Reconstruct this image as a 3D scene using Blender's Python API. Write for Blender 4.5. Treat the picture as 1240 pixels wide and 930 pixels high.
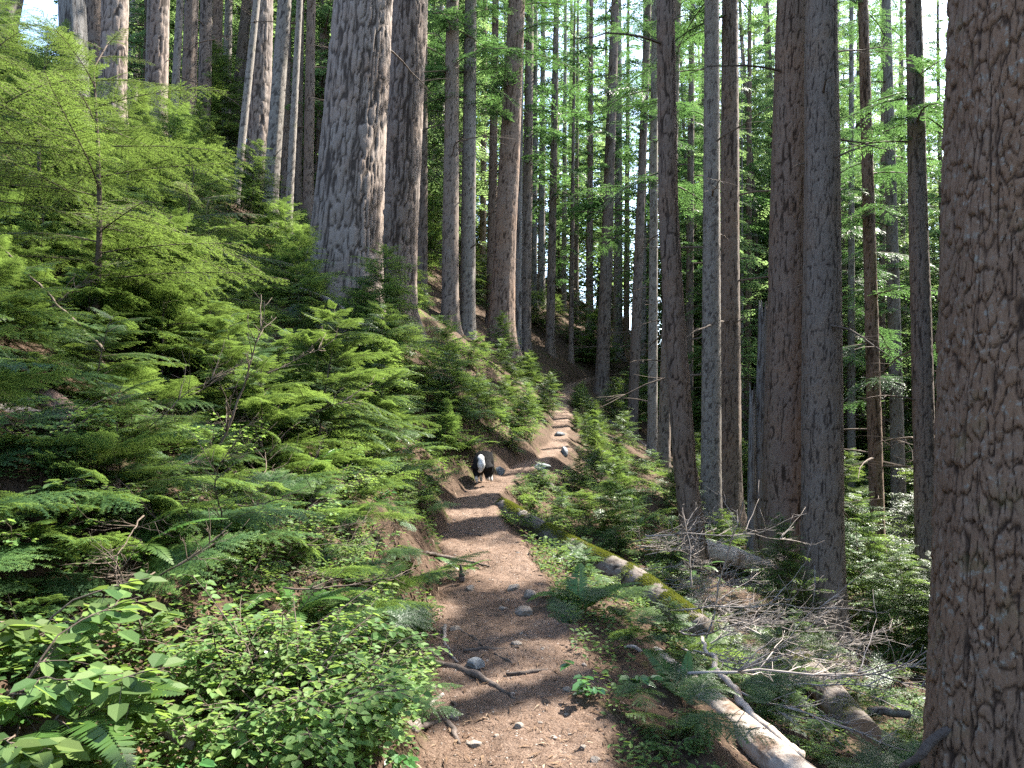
import bpy, bmesh, math, random
import numpy as np
from mathutils import Vector, Matrix

S = bpy.context.scene
for o in list(bpy.data.objects):
    bpy.data.objects.remove(o)
COL = S.collection
R = math.radians
rng = np.random.default_rng(7)
random.seed(7)

# ------------------------------------------------------------------ camera
PITCH = 4.0
EYE = np.array([0.0, 0.0, 1.6])
cam = bpy.data.cameras.new('camera')
cam.sensor_width = 36.0
cam.lens = 36.0 * 931.0 / 1240.0
cam.clip_end = 3000.0
cam.clip_start = 0.05
camo = bpy.data.objects.new('camera', cam)
COL.objects.link(camo)
camo.location = EYE
camo.rotation_euler = (R(90 + PITCH), 0, 0)
S.camera = camo

# ------------------------------------------------------------------ light
SUN_EL, SUN_AZ = 50.0, 58.0          # azimuth clockwise from the view direction (+Y)
SUNV = np.array([math.sin(R(SUN_AZ)) * math.cos(R(SUN_EL)), math.cos(R(SUN_AZ)) * math.cos(R(SUN_EL)), math.sin(R(SUN_EL))])
w = bpy.data.worlds.new('World')
S.world = w
w.use_nodes = True
nt = w.node_tree
nt.nodes.clear()
sky = nt.nodes.new('ShaderNodeTexSky')
sky.sky_type = 'NISHITA'
sky.sun_disc = False
sky.sun_elevation = R(SUN_EL)
sky.sun_rotation = R(SUN_AZ)
sky.air_density = 1.0
sky.dust_density = 1.5
sky.ozone_density = 1.0
bg = nt.nodes.new('ShaderNodeBackground')
bg.inputs['Strength'].default_value = 0.15
wo = nt.nodes.new('ShaderNodeOutputWorld')
nt.links.new(sky.outputs[0], bg.inputs[0])
nt.links.new(bg.outputs[0], wo.inputs[0])
sun = bpy.data.lights.new('sun', 'SUN')
sun.energy = 5.0
sun.angle = R(0.53)
sun.color = (1.0, 0.95, 0.86)
suno = bpy.data.objects.new('sun', sun)
COL.objects.link(suno)
suno.rotation_euler = Vector(SUNV).to_track_quat('Z', 'Y').to_euler()
suno.location = (20, 0, 40)
S.view_settings.view_transform = 'Standard'
S.view_settings.look = 'None'
S.view_settings.exposure = 2.62
S.view_settings.gamma = 1.0
S.render.film_transparent = False
S.cycles.max_bounces = 9
S.cycles.diffuse_bounces = 5
S.cycles.glossy_bounces = 2
S.cycles.transmission_bounces = 7
S.cycles.transparent_max_bounces = 4
S.cycles.use_denoising = False
S.cycles.sample_clamp_indirect = 2.5
S.cycles.adaptive_threshold = 0.006
S.cycles.caustics_reflective = False
S.cycles.caustics_refractive = False

# ------------------------------------------------------------------ noise
def _h(i, j, k, seed):
    with np.errstate(over='ignore'):
        n = (i.astype(np.uint32) * np.uint32(374761393)) ^ (j.astype(np.uint32) * np.uint32(668265263)) ^ (k.astype(np.uint32) * np.uint32(2147483647 - 1013)) ^ np.uint32(seed * 9781 + 77)
        n = (n ^ (n >> np.uint32(13))) * np.uint32(1274126177)
        n = (n ^ (n >> np.uint32(15))) * np.uint32(2246822519)
        n = n ^ (n >> np.uint32(16))
    return n.astype(np.float64) / 4294967295.0

def vn(x, y, z=None, seed=0):
    x = np.asarray(x, float); y = np.asarray(y, float)
    z = np.zeros_like(x) if z is None else np.asarray(z, float)
    xi, yi, zi = np.floor(x), np.floor(y), np.floor(z)
    fx, fy, fz = x - xi, y - yi, z - zi
    xi, yi, zi = xi.astype(np.int64), yi.astype(np.int64), zi.astype(np.int64)
    f = lambda t: t * t * t * (t * (t * 6 - 15) + 10)
    u, v, q = f(fx), f(fy), f(fz)
    r = 0
    for a in (0, 1):
        for b in (0, 1):
            for c in (0, 1):
                r = r + _h(xi + a, yi + b, zi + c, seed) * (u if a else 1 - u) * (v if b else 1 - v) * (q if c else 1 - q)
    return r * 2 - 1

def fbm(x, y, z=None, seed=0, oct=3):
    a, s, r = 1.0, 1.0, 0
    for o in range(oct):
        r = r + a * vn(np.asarray(x) * s, np.asarray(y) * s, None if z is None else np.asarray(z) * s, seed + o * 13)
        a *= 0.5; s *= 2.03
    return r

def vor(u, v, nu, seed):
    """2-D cells wrapping after nu in u; returns F1, F2-F1 and a value per cell"""
    ui, vi = np.floor(u).astype(np.int64), np.floor(v).astype(np.int64)
    f1 = np.full(u.shape, 9.0); f2 = np.full(u.shape, 9.0); idv = np.zeros(u.shape); dv = np.zeros(u.shape)
    for a in (-1, 0, 1):
        for b in (-1, 0, 1):
            ci, cj = ui + a, vi + b
            k0 = np.zeros_like(ci)
            wi = np.mod(ci, nu)
            px = ci + 0.15 + 0.7 * _h(wi, cj, k0, seed)
            py = cj + 0.05 + 0.9 * _h(wi, cj, k0 + 1, seed)
            d = np.hypot(px - u, py - v)
            near = d < f1
            f2 = np.where(near, f1, np.minimum(f2, d))
            idv = np.where(near, _h(wi, cj, k0 + 2, seed), idv); dv = np.where(near, v - py, dv)
            f1 = np.where(near, d, f1)
    return f1, f2 - f1, idv, dv

# ------------------------------------------------------------------ terrain
_py = np.array([-20, -6, 0, 3.7, 6.6, 8.5, 10, 11.6, 13, 14, 16, 19, 22, 26, 30, 34, 40, 60, 120, 400.0])
_px = np.array([0.6, 0.3, 0.08, 0.03, -.14, -.36, -.50, -.36, .12, .52, .98, 1.2, 1.42, 1.75, 2.25, 3.4, 6, 14, 34, 120.0])
_pz = np.array([-0.8, -.25, 0, .14, .34, .54, .72, .90, 1.05, 1.17, 1.44, 1.86, 2.3, 2.95, 3.62, 4.2, 5, 6.5, 8, 9.0])
_ty = np.arange(-20, 400, 0.1)
def _smooth(a):
    k = np.hanning(17); k /= k.sum()
    return np.convolve(np.pad(a, 8, mode='edge'), k, 'valid')
_tx = _smooth(np.interp(_ty, _py, _px)); _tz = _smooth(np.interp(_ty, _py, _pz))
pathx = lambda y: np.interp(y, _ty, _tx)
pathz = lambda y: np.interp(y, _ty, _tz)
def halfwidth(y):
    return np.interp(y, [0, 4, 5.5, 7, 10, 13, 20, 30], [.54, .52, .46, .39, .33, .22, .19, .22]) + 0.10 * vn(y * 1.1, y * 0 + 3.3, seed=4) + 0.07 * vn(y * 3.7, y * 0 + 1.3, seed=5)

def terrain(x, y, fine=True):
    x = np.asarray(x, float); y = np.asarray(y, float)
    u = x - pathx(y)
    edge = halfwidth(y)
    z = pathz(y).copy() if np.ndim(y) else pathz(y)
    tl = np.maximum(0, -u - edge)
    tr = np.maximum(0, u - edge * 0.95)
    z = z + 0.20 * (1 - np.exp(-tl / 0.25)) + 0.74 * 45 * (1 - np.exp(-tl / 45.0))
    z = z - 0.16 * (1 - np.exp(-tr / 0.35)) - 0.50 * 38 * (1 - np.exp(-tr / 38.0))
    m = np.clip((tl + tr) / 0.5, 0, 1)
    z = z + m * (0.22 * vn(x * .45, y * .45, seed=1) + 0.10 * vn(x * 1.3, y * 1.3, seed=2))
    z = z + m * 0.05 * vn(x * 4, y * 4, seed=3)
    if fine:
        q = np.clip(1.25 - y / 22, .35, 1) if np.ndim(y) else 1.0
        z = z + q * 0.026 * vn(x * 2.6, y * 2.6, seed=8) + q * 0.017 * vn(x * 8, y * 8, seed=9) + (0.009 + 0.009 * m) * vn(x * 21, y * 21, seed=10)
    return z

CP, SP = math.cos(R(PITCH)), math.sin(R(PITCH))
def raydir(px, py):
    a, b = (px - 620) / 931.0, (465 - py) / 931.0
    return np.array([a, CP - b * SP, SP + b * CP])
def at(px, py, Y):
    d = raydir(px, py)
    return EYE + d * (Y / d[1])
_tt = np.geomspace(0.7, 160, 5000)
def ground(px, py):
    d = raydir(px, py)
    P = EYE[None] + d[None] * _tt[:, None]
    dz = P[:, 2] - terrain(P[:, 0], P[:, 1])
    i = np.argmax(dz < 0)
    if not (dz < 0).any():
        i = len(_tt) - 1
    p = P[i].copy(); p[2] = float(terrain(p[0], p[1]))
    return p
def gz(x, y):
    return float(terrain(np.array([x]), np.array([y]))[0])
def project(p):
    d = np.asarray(p) - EYE
    f = d[1] * CP + d[2] * SP; v = -d[1] * SP + d[2] * CP
    return 620 + 931 * d[0] / f, 465 - 931 * v / f, f

# ------------------------------------------------------------------ mesh building
class Acc:
    def __init__(s):
        s.v = []; s.f = []; s.t = []; s.n = 0
    def add(s, v, f, t=0.5):
        v = np.asarray(v, float).reshape(-1, 3); f = np.asarray(f, np.int64).reshape(-1, 3)
        s.v.append(v); s.f.append(f + s.n)
        s.t.append(np.broadcast_to(np.asarray(t, float), (len(v),)).copy())
        s.n += len(v)
    def tris(s, T, t):
        """T (M,3,3) loose triangles, t (M,) tint"""
        M = len(T)
        if M:
            s.add(T.reshape(-1, 3), np.arange(M * 3).reshape(M, 3), np.repeat(t, 3))
    def tube(s, pts, rad, seg=6, t=0.5, cap=True):
        pts = np.asarray(pts, float); n = len(pts)
        rad = np.broadcast_to(np.asarray(rad, float), (n,))
        tan = np.gradient(pts, axis=0); tan /= np.linalg.norm(tan, axis=1, keepdims=True) + 1e-9
        ref = np.array([0, 0, 1.0]) if abs(tan[0][2]) < .9 else np.array([1.0, 0, 0])
        a = np.cross(tan, ref); a /= np.linalg.norm(a, axis=1, keepdims=True) + 1e-9
        b = np.cross(tan, a)
        th = np.arange(seg) * 2 * math.pi / seg
        V = pts[:, None] + rad[:, None, None] * (np.cos(th)[None, :, None] * a[:, None] + np.sin(th)[None, :, None] * b[:, None])
        V = V.reshape(-1, 3)
        i, j = np.meshgrid(np.arange(n - 1), np.arange(seg), indexing='ij')
        q = (i * seg + j).ravel(); r = (i * seg + (j + 1) % seg).ravel()
        F = np.concatenate([np.stack([q, r, r + seg], 1), np.stack([q, r + seg, q + seg], 1)])
        if cap:
            V = np.concatenate([V, pts[[0, -1]]])
            k = np.arange(seg); k1 = (k + 1) % seg
            F = np.concatenate([F, np.stack([k1, k, np.full(seg, n * seg)], 1), np.stack([k + (n - 1) * seg, k1 + (n - 1) * seg, np.full(seg, n * seg + 1)], 1)])
        s.add(V, F, t)
    def data(s):
        return np.concatenate(s.v), np.concatenate(s.f), np.concatenate(s.t)
    def mesh(s, name, mat, smooth=False, attr='tint'):
        V, F, T = s.data() if s.v else (np.zeros((0, 3)), np.zeros((0, 3), int), np.zeros(0))
        return mk_mesh(name, V, F, mat, smooth, {attr: T})

def mk_mesh(name, V, F, mat, smooth=False, attrs=None):
    me = bpy.data.meshes.new(name)
    me.vertices.add(len(V)); me.vertices.foreach_set('co', V.astype(np.float32).ravel())
    me.loops.add(len(F) * 3); me.loops.foreach_set('vertex_index', F.astype(np.int32).ravel())
    me.polygons.add(len(F)); me.polygons.foreach_set('loop_start', np.arange(0, len(F) * 3, 3, dtype=np.int32))
    me.polygons.foreach_set('loop_total', np.full(len(F), 3, np.int32))
    me.polygons.foreach_set('use_smooth', np.full(len(F), smooth, dtype=bool))
    for k, a in (attrs or {}).items():
        at_ = me.attributes.new(k, 'FLOAT', 'POINT'); at_.data.foreach_set('value', a.astype(np.float32))
    me.update(calc_edges=True)
    if mat: me.materials.append(mat)
    return me

def obj(name, me, parent=None, loc=None, rot=None, sc=None):
    o = bpy.data.objects.new(name, me); COL.objects.link(o)
    if parent is not None: o.parent = parent
    if loc is not None: o.location = loc
    if rot is not None: o.rotation_euler = rot
    if sc is not None: o.scale = (sc,) * 3 if np.isscalar(sc) else sc
    return o
def tag(o, label=None, cat=None, group=None, kind=None):
    if label: o['label'] = label
    if cat: o['category'] = cat
    if group: o['group'] = group
    if kind: o['kind'] = kind
    return o
def thing(name, label, cat, loc=(0, 0, 0), rot=(0, 0, 0), group=None):
    return tag(obj(name, None, None, loc, rot), label, cat, group)
def dup(o, parent=None):
    c = o.copy(); COL.objects.link(c)
    if parent is not None: c.parent = parent
    for ch in list(o.children): dup(ch, c)
    return c

def rotz(V, a):
    c, s = math.cos(a), math.sin(a)
    return V @ np.array([[c, s, 0], [-s, c, 0], [0, 0, 1.0]])
def mat3(az, el, roll):
    """local +X turned to azimuth az, elevation el, rolled about its own axis"""
    m = Matrix.Rotation(az, 3, 'Z') @ Matrix.Rotation(-el, 3, 'Y') @ Matrix.Rotation(roll, 3, 'X')
    return np.array(m)

# ------------------------------------------------------------------ materials
def new_mat(name):
    m = bpy.data.materials.new(name); m.use_nodes = True
    t = m.node_tree; t.nodes.clear()
    out = t.nodes.new('ShaderNodeOutputMaterial')
    return m, t, out
class NB:
    def __init__(s, t): s.t = t
    def n(s, kind, **kw):
        nd = s.t.nodes.new('ShaderNode' + kind)
        for k, v in kw.items():
            if isinstance(k, str) and hasattr(nd, k): setattr(nd, k, v)
        return nd
    def l(s, a, b): s.t.links.new(a, b)
    def attr(s, name):
        nd = s.n('Attribute'); nd.attribute_name = name; return nd.outputs['Fac']
    def noise(s, scale, detail=4, rough=.55, vec=None, dist=0.0):
        nd = s.n('TexNoise'); nd.inputs['Scale'].default_value = scale; nd.inputs['Detail'].default_value = detail
        nd.inputs['Roughness'].default_value = rough; nd.inputs['Distortion'].default_value = dist
        if vec is not None: s.l(vec, nd.inputs['Vector'])
        return nd.outputs['Fac']
    def objco(s, sx=1, sy=1, sz=1):
        tc = s.n('TexCoord'); mp = s.n('Mapping'); mp.inputs['Scale'].default_value = (sx, sy, sz)
        s.l(tc.outputs['Object'], mp.inputs['Vector']); return mp.outputs[0]
    def ramp(s, fac, stops):
        nd = s.n('ValToRGB'); cr = nd.color_ramp
        while len(cr.elements) < len(stops): cr.elements.new(0.5)
        for e, (p, c) in zip(cr.elements, stops):
            e.position = p; e.color = (*c, 1) if len(c) == 3 else c
        s.l(fac, nd.inputs[0]); return nd.outputs[0]
    def mix(s, fac, a, b, mode='MIX'):
        nd = s.n('Mix'); nd.data_type = 'RGBA'; nd.blend_type = mode
        for sock, v in ((nd.inputs[0], fac), (nd.inputs[6], a), (nd.inputs[7], b)):
            if isinstance(v, (int, float)): sock.default_value = v
            elif isinstance(v, tuple): sock.default_value = (*v, 1)
            else: s.l(v, sock)
        return nd.outputs[2]
    def math(s, op, a, b=0.0):
        nd = s.n('Math'); nd.operation = op
        for sock, v in ((nd.inputs[0], a), (nd.inputs[1], b)):
            if isinstance(v, (int, float)): sock.default_value = v
            else: s.l(v, sock)
        return nd.outputs[0]
    def remap(s, v, a, b, c=0.0, d=1.0):
        nd = s.n('MapRange'); nd.inputs[1].default_value = a; nd.inputs[2].default_value = b
        nd.inputs[3].default_value = c; nd.inputs[4].default_value = d
        s.l(v, nd.inputs[0]); return nd.outputs[0]
    def bump(s, h, strength, dist):
        nd = s.n('Bump'); nd.inputs['Strength'].default_value = strength; nd.inputs['Distance'].default_value = dist
        s.l(h, nd.inputs['Height']); return nd.outputs[0]
    def pbsdf(s, col, rough=.8, spec=.3, normal=None):
        p = s.n('BsdfPrincipled')
        if isinstance(col, tuple): p.inputs['Base Color'].default_value = (*col, 1)
        else: s.l(col, p.inputs['Base Color'])
        if isinstance(rough, (int, float)): p.inputs['Roughness'].default_value = rough
        else: s.l(rough, p.inputs['Roughness'])
        p.inputs['Specular IOR Level'].default_value = spec
        if normal is not None: s.l(normal, p.inputs['Normal'])
        return p.outputs[0]

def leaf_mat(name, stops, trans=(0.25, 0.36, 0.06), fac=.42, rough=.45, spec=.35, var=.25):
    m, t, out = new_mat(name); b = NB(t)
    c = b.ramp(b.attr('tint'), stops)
    oi = b.n('ObjectInfo')
    hsv = b.n('HueSaturation')
    b.l(c, hsv.inputs['Color'])
    b.l(b.remap(oi.outputs['Random'], 0, 1, .485, .512), hsv.inputs['Hue'])
    nz = b.noise(1.1, 2)
    b.l(b.math('ADD', b.remap(oi.outputs['Random'], 0, 1, 1 - var, 1 + var), b.remap(nz, .3, .7, -.15, .15)), hsv.inputs['Value'])
    tr = b.n('BsdfTranslucent')
    tc = b.mix(.55, hsv.outputs[0], trans)
    b.l(tc, tr.inputs['Color'])
    p = b.pbsdf(hsv.outputs[0], rough, spec)
    mx = b.n('MixShader'); mx.inputs[0].default_value = fac
    b.l(p, mx.inputs[1]); b.l(tr.outputs[0], mx.inputs[2]); b.l(mx.outputs[0], out.inputs[0])
    return m

def bark_mat(name, crack, ridge, ridge2, lichen=(.30, .31, .27), lich=.5, moss=.0, warm=None, bump=.6, sc=1.0):
    m, t, out = new_mat(name); b = NB(t)
    co = b.objco(1, 1, .28)
    co1 = b.objco()
    big = b.noise(1.3, 4, .6, co1)
    med = b.noise(9 * sc, 5, .65, co)
    fine = b.noise(55 * sc, 4, .7, co)
    col = b.mix(b.remap(med, .32, .68), ridge, ridge2)
    col = b.mix(b.remap(fine, .3, .75, 0, .55), col, tuple(x * .45 for x in ridge))
    if warm: col = b.mix(b.remap(big, .45, .7, 0, .7), col, warm)
    ht = b.attr('bark')
    col = b.mix(b.remap(ht, .06, .60), crack, col)
    lm = b.math('MULTIPLY', b.remap(b.noise(23 * sc, 5, .7, co1), .60 - .08 * lich, .70), b.remap(big, .35, .6))
    lm = b.math('MULTIPLY', lm, b.remap(ht, .3, .7, 0, min(1, lich * 1.6)))
    col = b.mix(lm, col, lichen)
    if moss:
        mm = b.math('MULTIPLY', b.remap(b.noise(3.1, 5, .7, co1), .62 - .2 * moss, .72), moss)
        col = b.mix(mm, col, (.10, .13, .02))
    oi = b.n('ObjectInfo')
    hsv = b.n('HueSaturation'); b.l(col, hsv.inputs['Color']); b.l(b.remap(oi.outputs['Random'], 0, 1, .72, 1.1), hsv.inputs['Value'])
    h = b.math('ADD', b.math('MULTIPLY', fine, .5), med)
    b.l(b.pbsdf(hsv.outputs[0], .9, .15, b.bump(h, bump, .02)), out.inputs[0])
    return m

def simple_mat(name, c1, c2, scale=8, rough=.85, spec=.2, bump=.3, stretch=1.0, c3=None, s3=2.5, t3=.55):
    m, t, out = new_mat(name); b = NB(t)
    co = b.objco(1, 1, stretch)
    n = b.noise(scale, 6, .65, co)
    col = b.mix(b.remap(n, .3, .7), c1, c2)
    if c3: col = b.mix(b.remap(b.noise(s3, 5, .65, b.objco()), t3, t3 + .1), col, c3)
    oi = b.n('ObjectInfo')
    hsv = b.n('HueSaturation'); b.l(col, hsv.inputs['Color']); b.l(b.remap(oi.outputs['Random'], 0, 1, .8, 1.2), hsv.inputs['Value'])
    b.l(b.pbsdf(hsv.outputs[0], rough, spec, b.bump(b.noise(scale * 4, 5, .65, co), bump, .01)), out.inputs[0])
    return m

M = {}
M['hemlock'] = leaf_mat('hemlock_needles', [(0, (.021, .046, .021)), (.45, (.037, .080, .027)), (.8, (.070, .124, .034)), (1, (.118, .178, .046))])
M['bough'] = leaf_mat('bough_needles', trans=(.13, .26, .06), stops=[(0, (.018, .040, .022)), (.5, (.032, .066, .030)), (1, (.062, .105, .040))], fac=.45)
M['far'] = leaf_mat('far_needles', fac=.6, trans=(.26, .38, .12), stops=[(0, (.030, .066, .028)), (.5, (.055, .108, .042)), (1, (.095, .150, .056))])  # paler than the near needles: background brightness put into the leaf colour
M['leaf'] = leaf_mat('shrub_leaf', [(0, (.050, .105, .034)), (.5, (.088, .155, .046)), (1, (.145, .205, .055))], fac=.48, rough=.6, spec=.18)
M['fern'] = leaf_mat('fern_leaf', [(0, (.025, .070, .016)), (.6, (.050, .115, .024)), (1, (.085, .150, .030))], fac=.42, rough=.4, spec=.4)
M['glossy'] = leaf_mat('glossy_leaf', [(0, (.022, .070, .022)), (1, (.050, .120, .035))], fac=.25, rough=.25, spec=.5)
M['dryfern'] = leaf_mat('dry_fern', [(0, (.14, .07, .035)), (1, (.24, .14, .08))], trans=(.3, .15, .06), fac=.25)
M['cover'] = leaf_mat('cover_leaf', [(0, (.028, .065, .022)), (.5, (.055, .11, .030)), (1, (.10, .16, .035))], fac=.38, rough=.6, spec=.15)
M['litter'] = leaf_mat('dry_litter', [(0, (.030, .018, .012)), (.45, (.085, .048, .030)), (.8, (.15, .095, .062)), (1, (.27, .20, .145))], trans=(.2, .1, .05), fac=.08, rough=.8, spec=.15)
M['fir'] = bark_mat('fir_bark', (0.042, 0.032, 0.026), (0.16, 0.126, 0.106), (0.24, 0.202, 0.176), lich=.35, warm=(0.175, 0.122, 0.092), bump=.7)
M['firdark'] = bark_mat('old_fir_bark', (0.045, 0.028, 0.019), (0.205, 0.122, 0.076), (0.265, 0.178, 0.122), lich=.75, warm=(0.22, 0.125, 0.07), moss=.25, bump=.8)
M['hem'] = bark_mat('hemlock_bark', (0.038, 0.029, 0.024), (0.138, 0.108, 0.09), (0.195, 0.162, 0.138), lich=.35, warm=(0.165, 0.112, 0.078), bump=.6, sc=1.5)
M['hemred'] = bark_mat('red_bark', (0.038, 0.025, 0.018), (0.165, 0.114, 0.087), (0.22, 0.168, 0.136), lich=.3, warm=(0.2, 0.12, 0.076), bump=.7, sc=1.3)
M['grey'] = bark_mat('grey_bark', (0.055, 0.047, 0.041), (0.165, 0.142, 0.122), (0.235, 0.208, 0.182), lich=.9, moss=.2, bump=.5, sc=1.6)
M['snag'] = bark_mat('snag_wood', (.045, .038, .034), (.15, .14, .13), (.215, .205, .195), lich=.1, bump=.8, sc=2.0)
M['twig'] = simple_mat('twig_bark', (.062, .045, .034), (.13, .10, .078), 14)
M['deadwood'] = simple_mat('dead_branch_wood', (.15, .122, .105), (.31, .275, .25), 12, stretch=.3)
M['palewood'] = simple_mat('bare_pale_wood', (.27, .22, .18), (.42, .37, .32), 14, stretch=.35, bump=.8, c3=(.17, .11, .075), t3=.53)
M['logbark'] = bark_mat('log_bark', (.035, .026, .02), (.13, .105, .088), (.20, .17, .15), lich=.8, moss=.35, bump=.9, sc=1.6)
M['moss'] = leaf_mat('moss', [(0, (.06, .070, .010)), (.5, (.115, .135, .018)), (1, (.20, .215, .035))], trans=(.2, .22, .03), fac=.3, rough=.8, spec=.1)
def cut_mat():
    m, t, out = new_mat('cut_wood'); b = NB(t)
    rg = b.math('ADD', b.attr('ring'), b.math('MULTIPLY', b.noise(9, 3, .5, b.objco()), .10))
    w_ = b.math('SINE', b.math('MULTIPLY', rg, 85.0))
    col = b.mix(b.remap(w_, -1, 1), (.30, .20, .13), (.19, .115, .07))
    col = b.mix(b.remap(b.noise(14, 5, .7, b.objco()), .45, .7, 0, .7), col, (.14, .10, .075))
    b.l(b.pbsdf(col, .85, .15, b.bump(w_, .15, .004)), out.inputs[0]); return m
M['cut'] = cut_mat()
M['rot'] = simple_mat('rotten_wood', (.095, .06, .046), (.19, .13, .105), 10, stretch=.25, bump=.9)
M['root'] = simple_mat('root_bark', (.045, .034, .028), (.11, .088, .075), 18, bump=.8)
M['stone'] = simple_mat('trail_stone', (.135, .115, .098), (.23, .20, .172), 16, c3=(.14, .098, .07), s3=6, bump=.5)
M['skytint_stone'] = simple_mat('sky_tinted_grey_stone', (.10, .11, .118), (.18, .19, .20), 16, bump=.5)  # grey stone with the blue of the sky light put into its colour

def ground_mat():
    m, t, out = new_mat('forest_floor'); b = NB(t)
    co = b.objco()
    n1 = b.noise(2.2, 6, .62, co); n2 = b.noise(16, 6, .7, co); n3 = b.noise(85, 4, .7, co)
    dirt = b.mix(b.remap(n1, .35, .65), (.128, .085, .061), (.190, .135, .102))
    dirt = b.mix(b.remap(n2, .35, .68, 0, .75), dirt, (.075, .046, .031))
    dirt = b.mix(b.remap(n3, .50, .74, 0, .6), dirt, (.24, .18, .14))
    dirt = b.mix(b.remap(n3, .48, .30, 0, .6), dirt, (.060, .038, .027))
    vo = b.n('TexVoronoi'); vo.inputs['Scale'].default_value = 42; b.l(co, vo.inputs['Vector'])
    sep = b.n('SeparateColor'); b.l(vo.outputs['Color'], sep.inputs[0])
    peb = b.math('MULTIPLY', b.remap(vo.outputs['Distance'], .30, .22), b.remap(sep.outputs[0], .84, .90))
    dirt = b.mix(peb, dirt, (.30, .265, .235))
    duff = b.mix(b.remap(n2, .35, .65), (.038, .026, .018), (.085, .056, .038))
    duff = b.mix(b.remap(n3, .5, .75, 0, .7), duff, (.13, .082, .052))
    duff = b.mix(b.remap(b.noise(1.7, 5, .7, co), .57, .67, 0, .8), duff, (.055, .068, .016))
    pm = b.attr('path')
    pm2 = b.remap(b.math('ADD', pm, b.math('MULTIPLY', b.math('SUBTRACT', n2, .5), .7)), .35, .65)
    col = b.mix(pm2, duff, dirt)
    h = b.math('ADD', b.math('ADD', n2, b.math('MULTIPLY', n3, .45)), b.math('MULTIPLY', peb, .5))
    b.l(b.pbsdf(col, .95, .12, b.bump(h, .95, .035)), out.inputs[0])
    return m
M['ground'] = ground_mat()

# ------------------------------------------------------------------ ground sheet
def build_ground():
    us = [0.0]; st = 0.03
    while us[-1] < 260:
        us.append(us[-1] + st)
        if us[-1] > 2.2: st = min(st * 1.045, 12)
        elif us[-1] > 0.9: st = 0.045
    us = np.array(us); us = np.concatenate([-us[:0:-1], us])
    ys = [-18.0]
    while ys[-1] < 390:
        y = ys[-1]
        if y < 1: st = max(.06, (1 - y) * .12)
        elif y < 13: st = 0.035 + .0025 * max(0, y - 3)
        else: st = min(8, .06 * 1.0 + (y - 13) * .03)
        ys.append(y + st)
    ys = np.array(ys)
    U, Y = np.meshgrid(us, ys)
    X = U + pathx(Y)
    Z = terrain(X, Y)
    V = np.stack([X, Y, Z], -1).reshape(-1, 3)
    edge = halfwidth(Y)
    pm = np.clip(.5 - (np.abs(U) - edge) / .22, 0, 1).ravel()
    n, c = U.shape
    i, j = np.meshgrid(np.arange(n - 1), np.arange(c - 1), indexing='ij')
    q = (i * c + j).ravel()
    F = np.concatenate([np.stack([q, q + 1, q + c + 1], 1), np.stack([q, q + c + 1, q + c], 1)])
    o = obj('ground', mk_mesh('ground', V, F, M['ground'], True, {'path': pm}))
    tag(o, 'sloping forest floor with a worn brown dirt trail', kind='structure')
build_ground()

# ------------------------------------------------------------------ foliage templates
def unit(a): return a / (np.linalg.norm(a, axis=-1, keepdims=True) + 1e-9)

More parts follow.
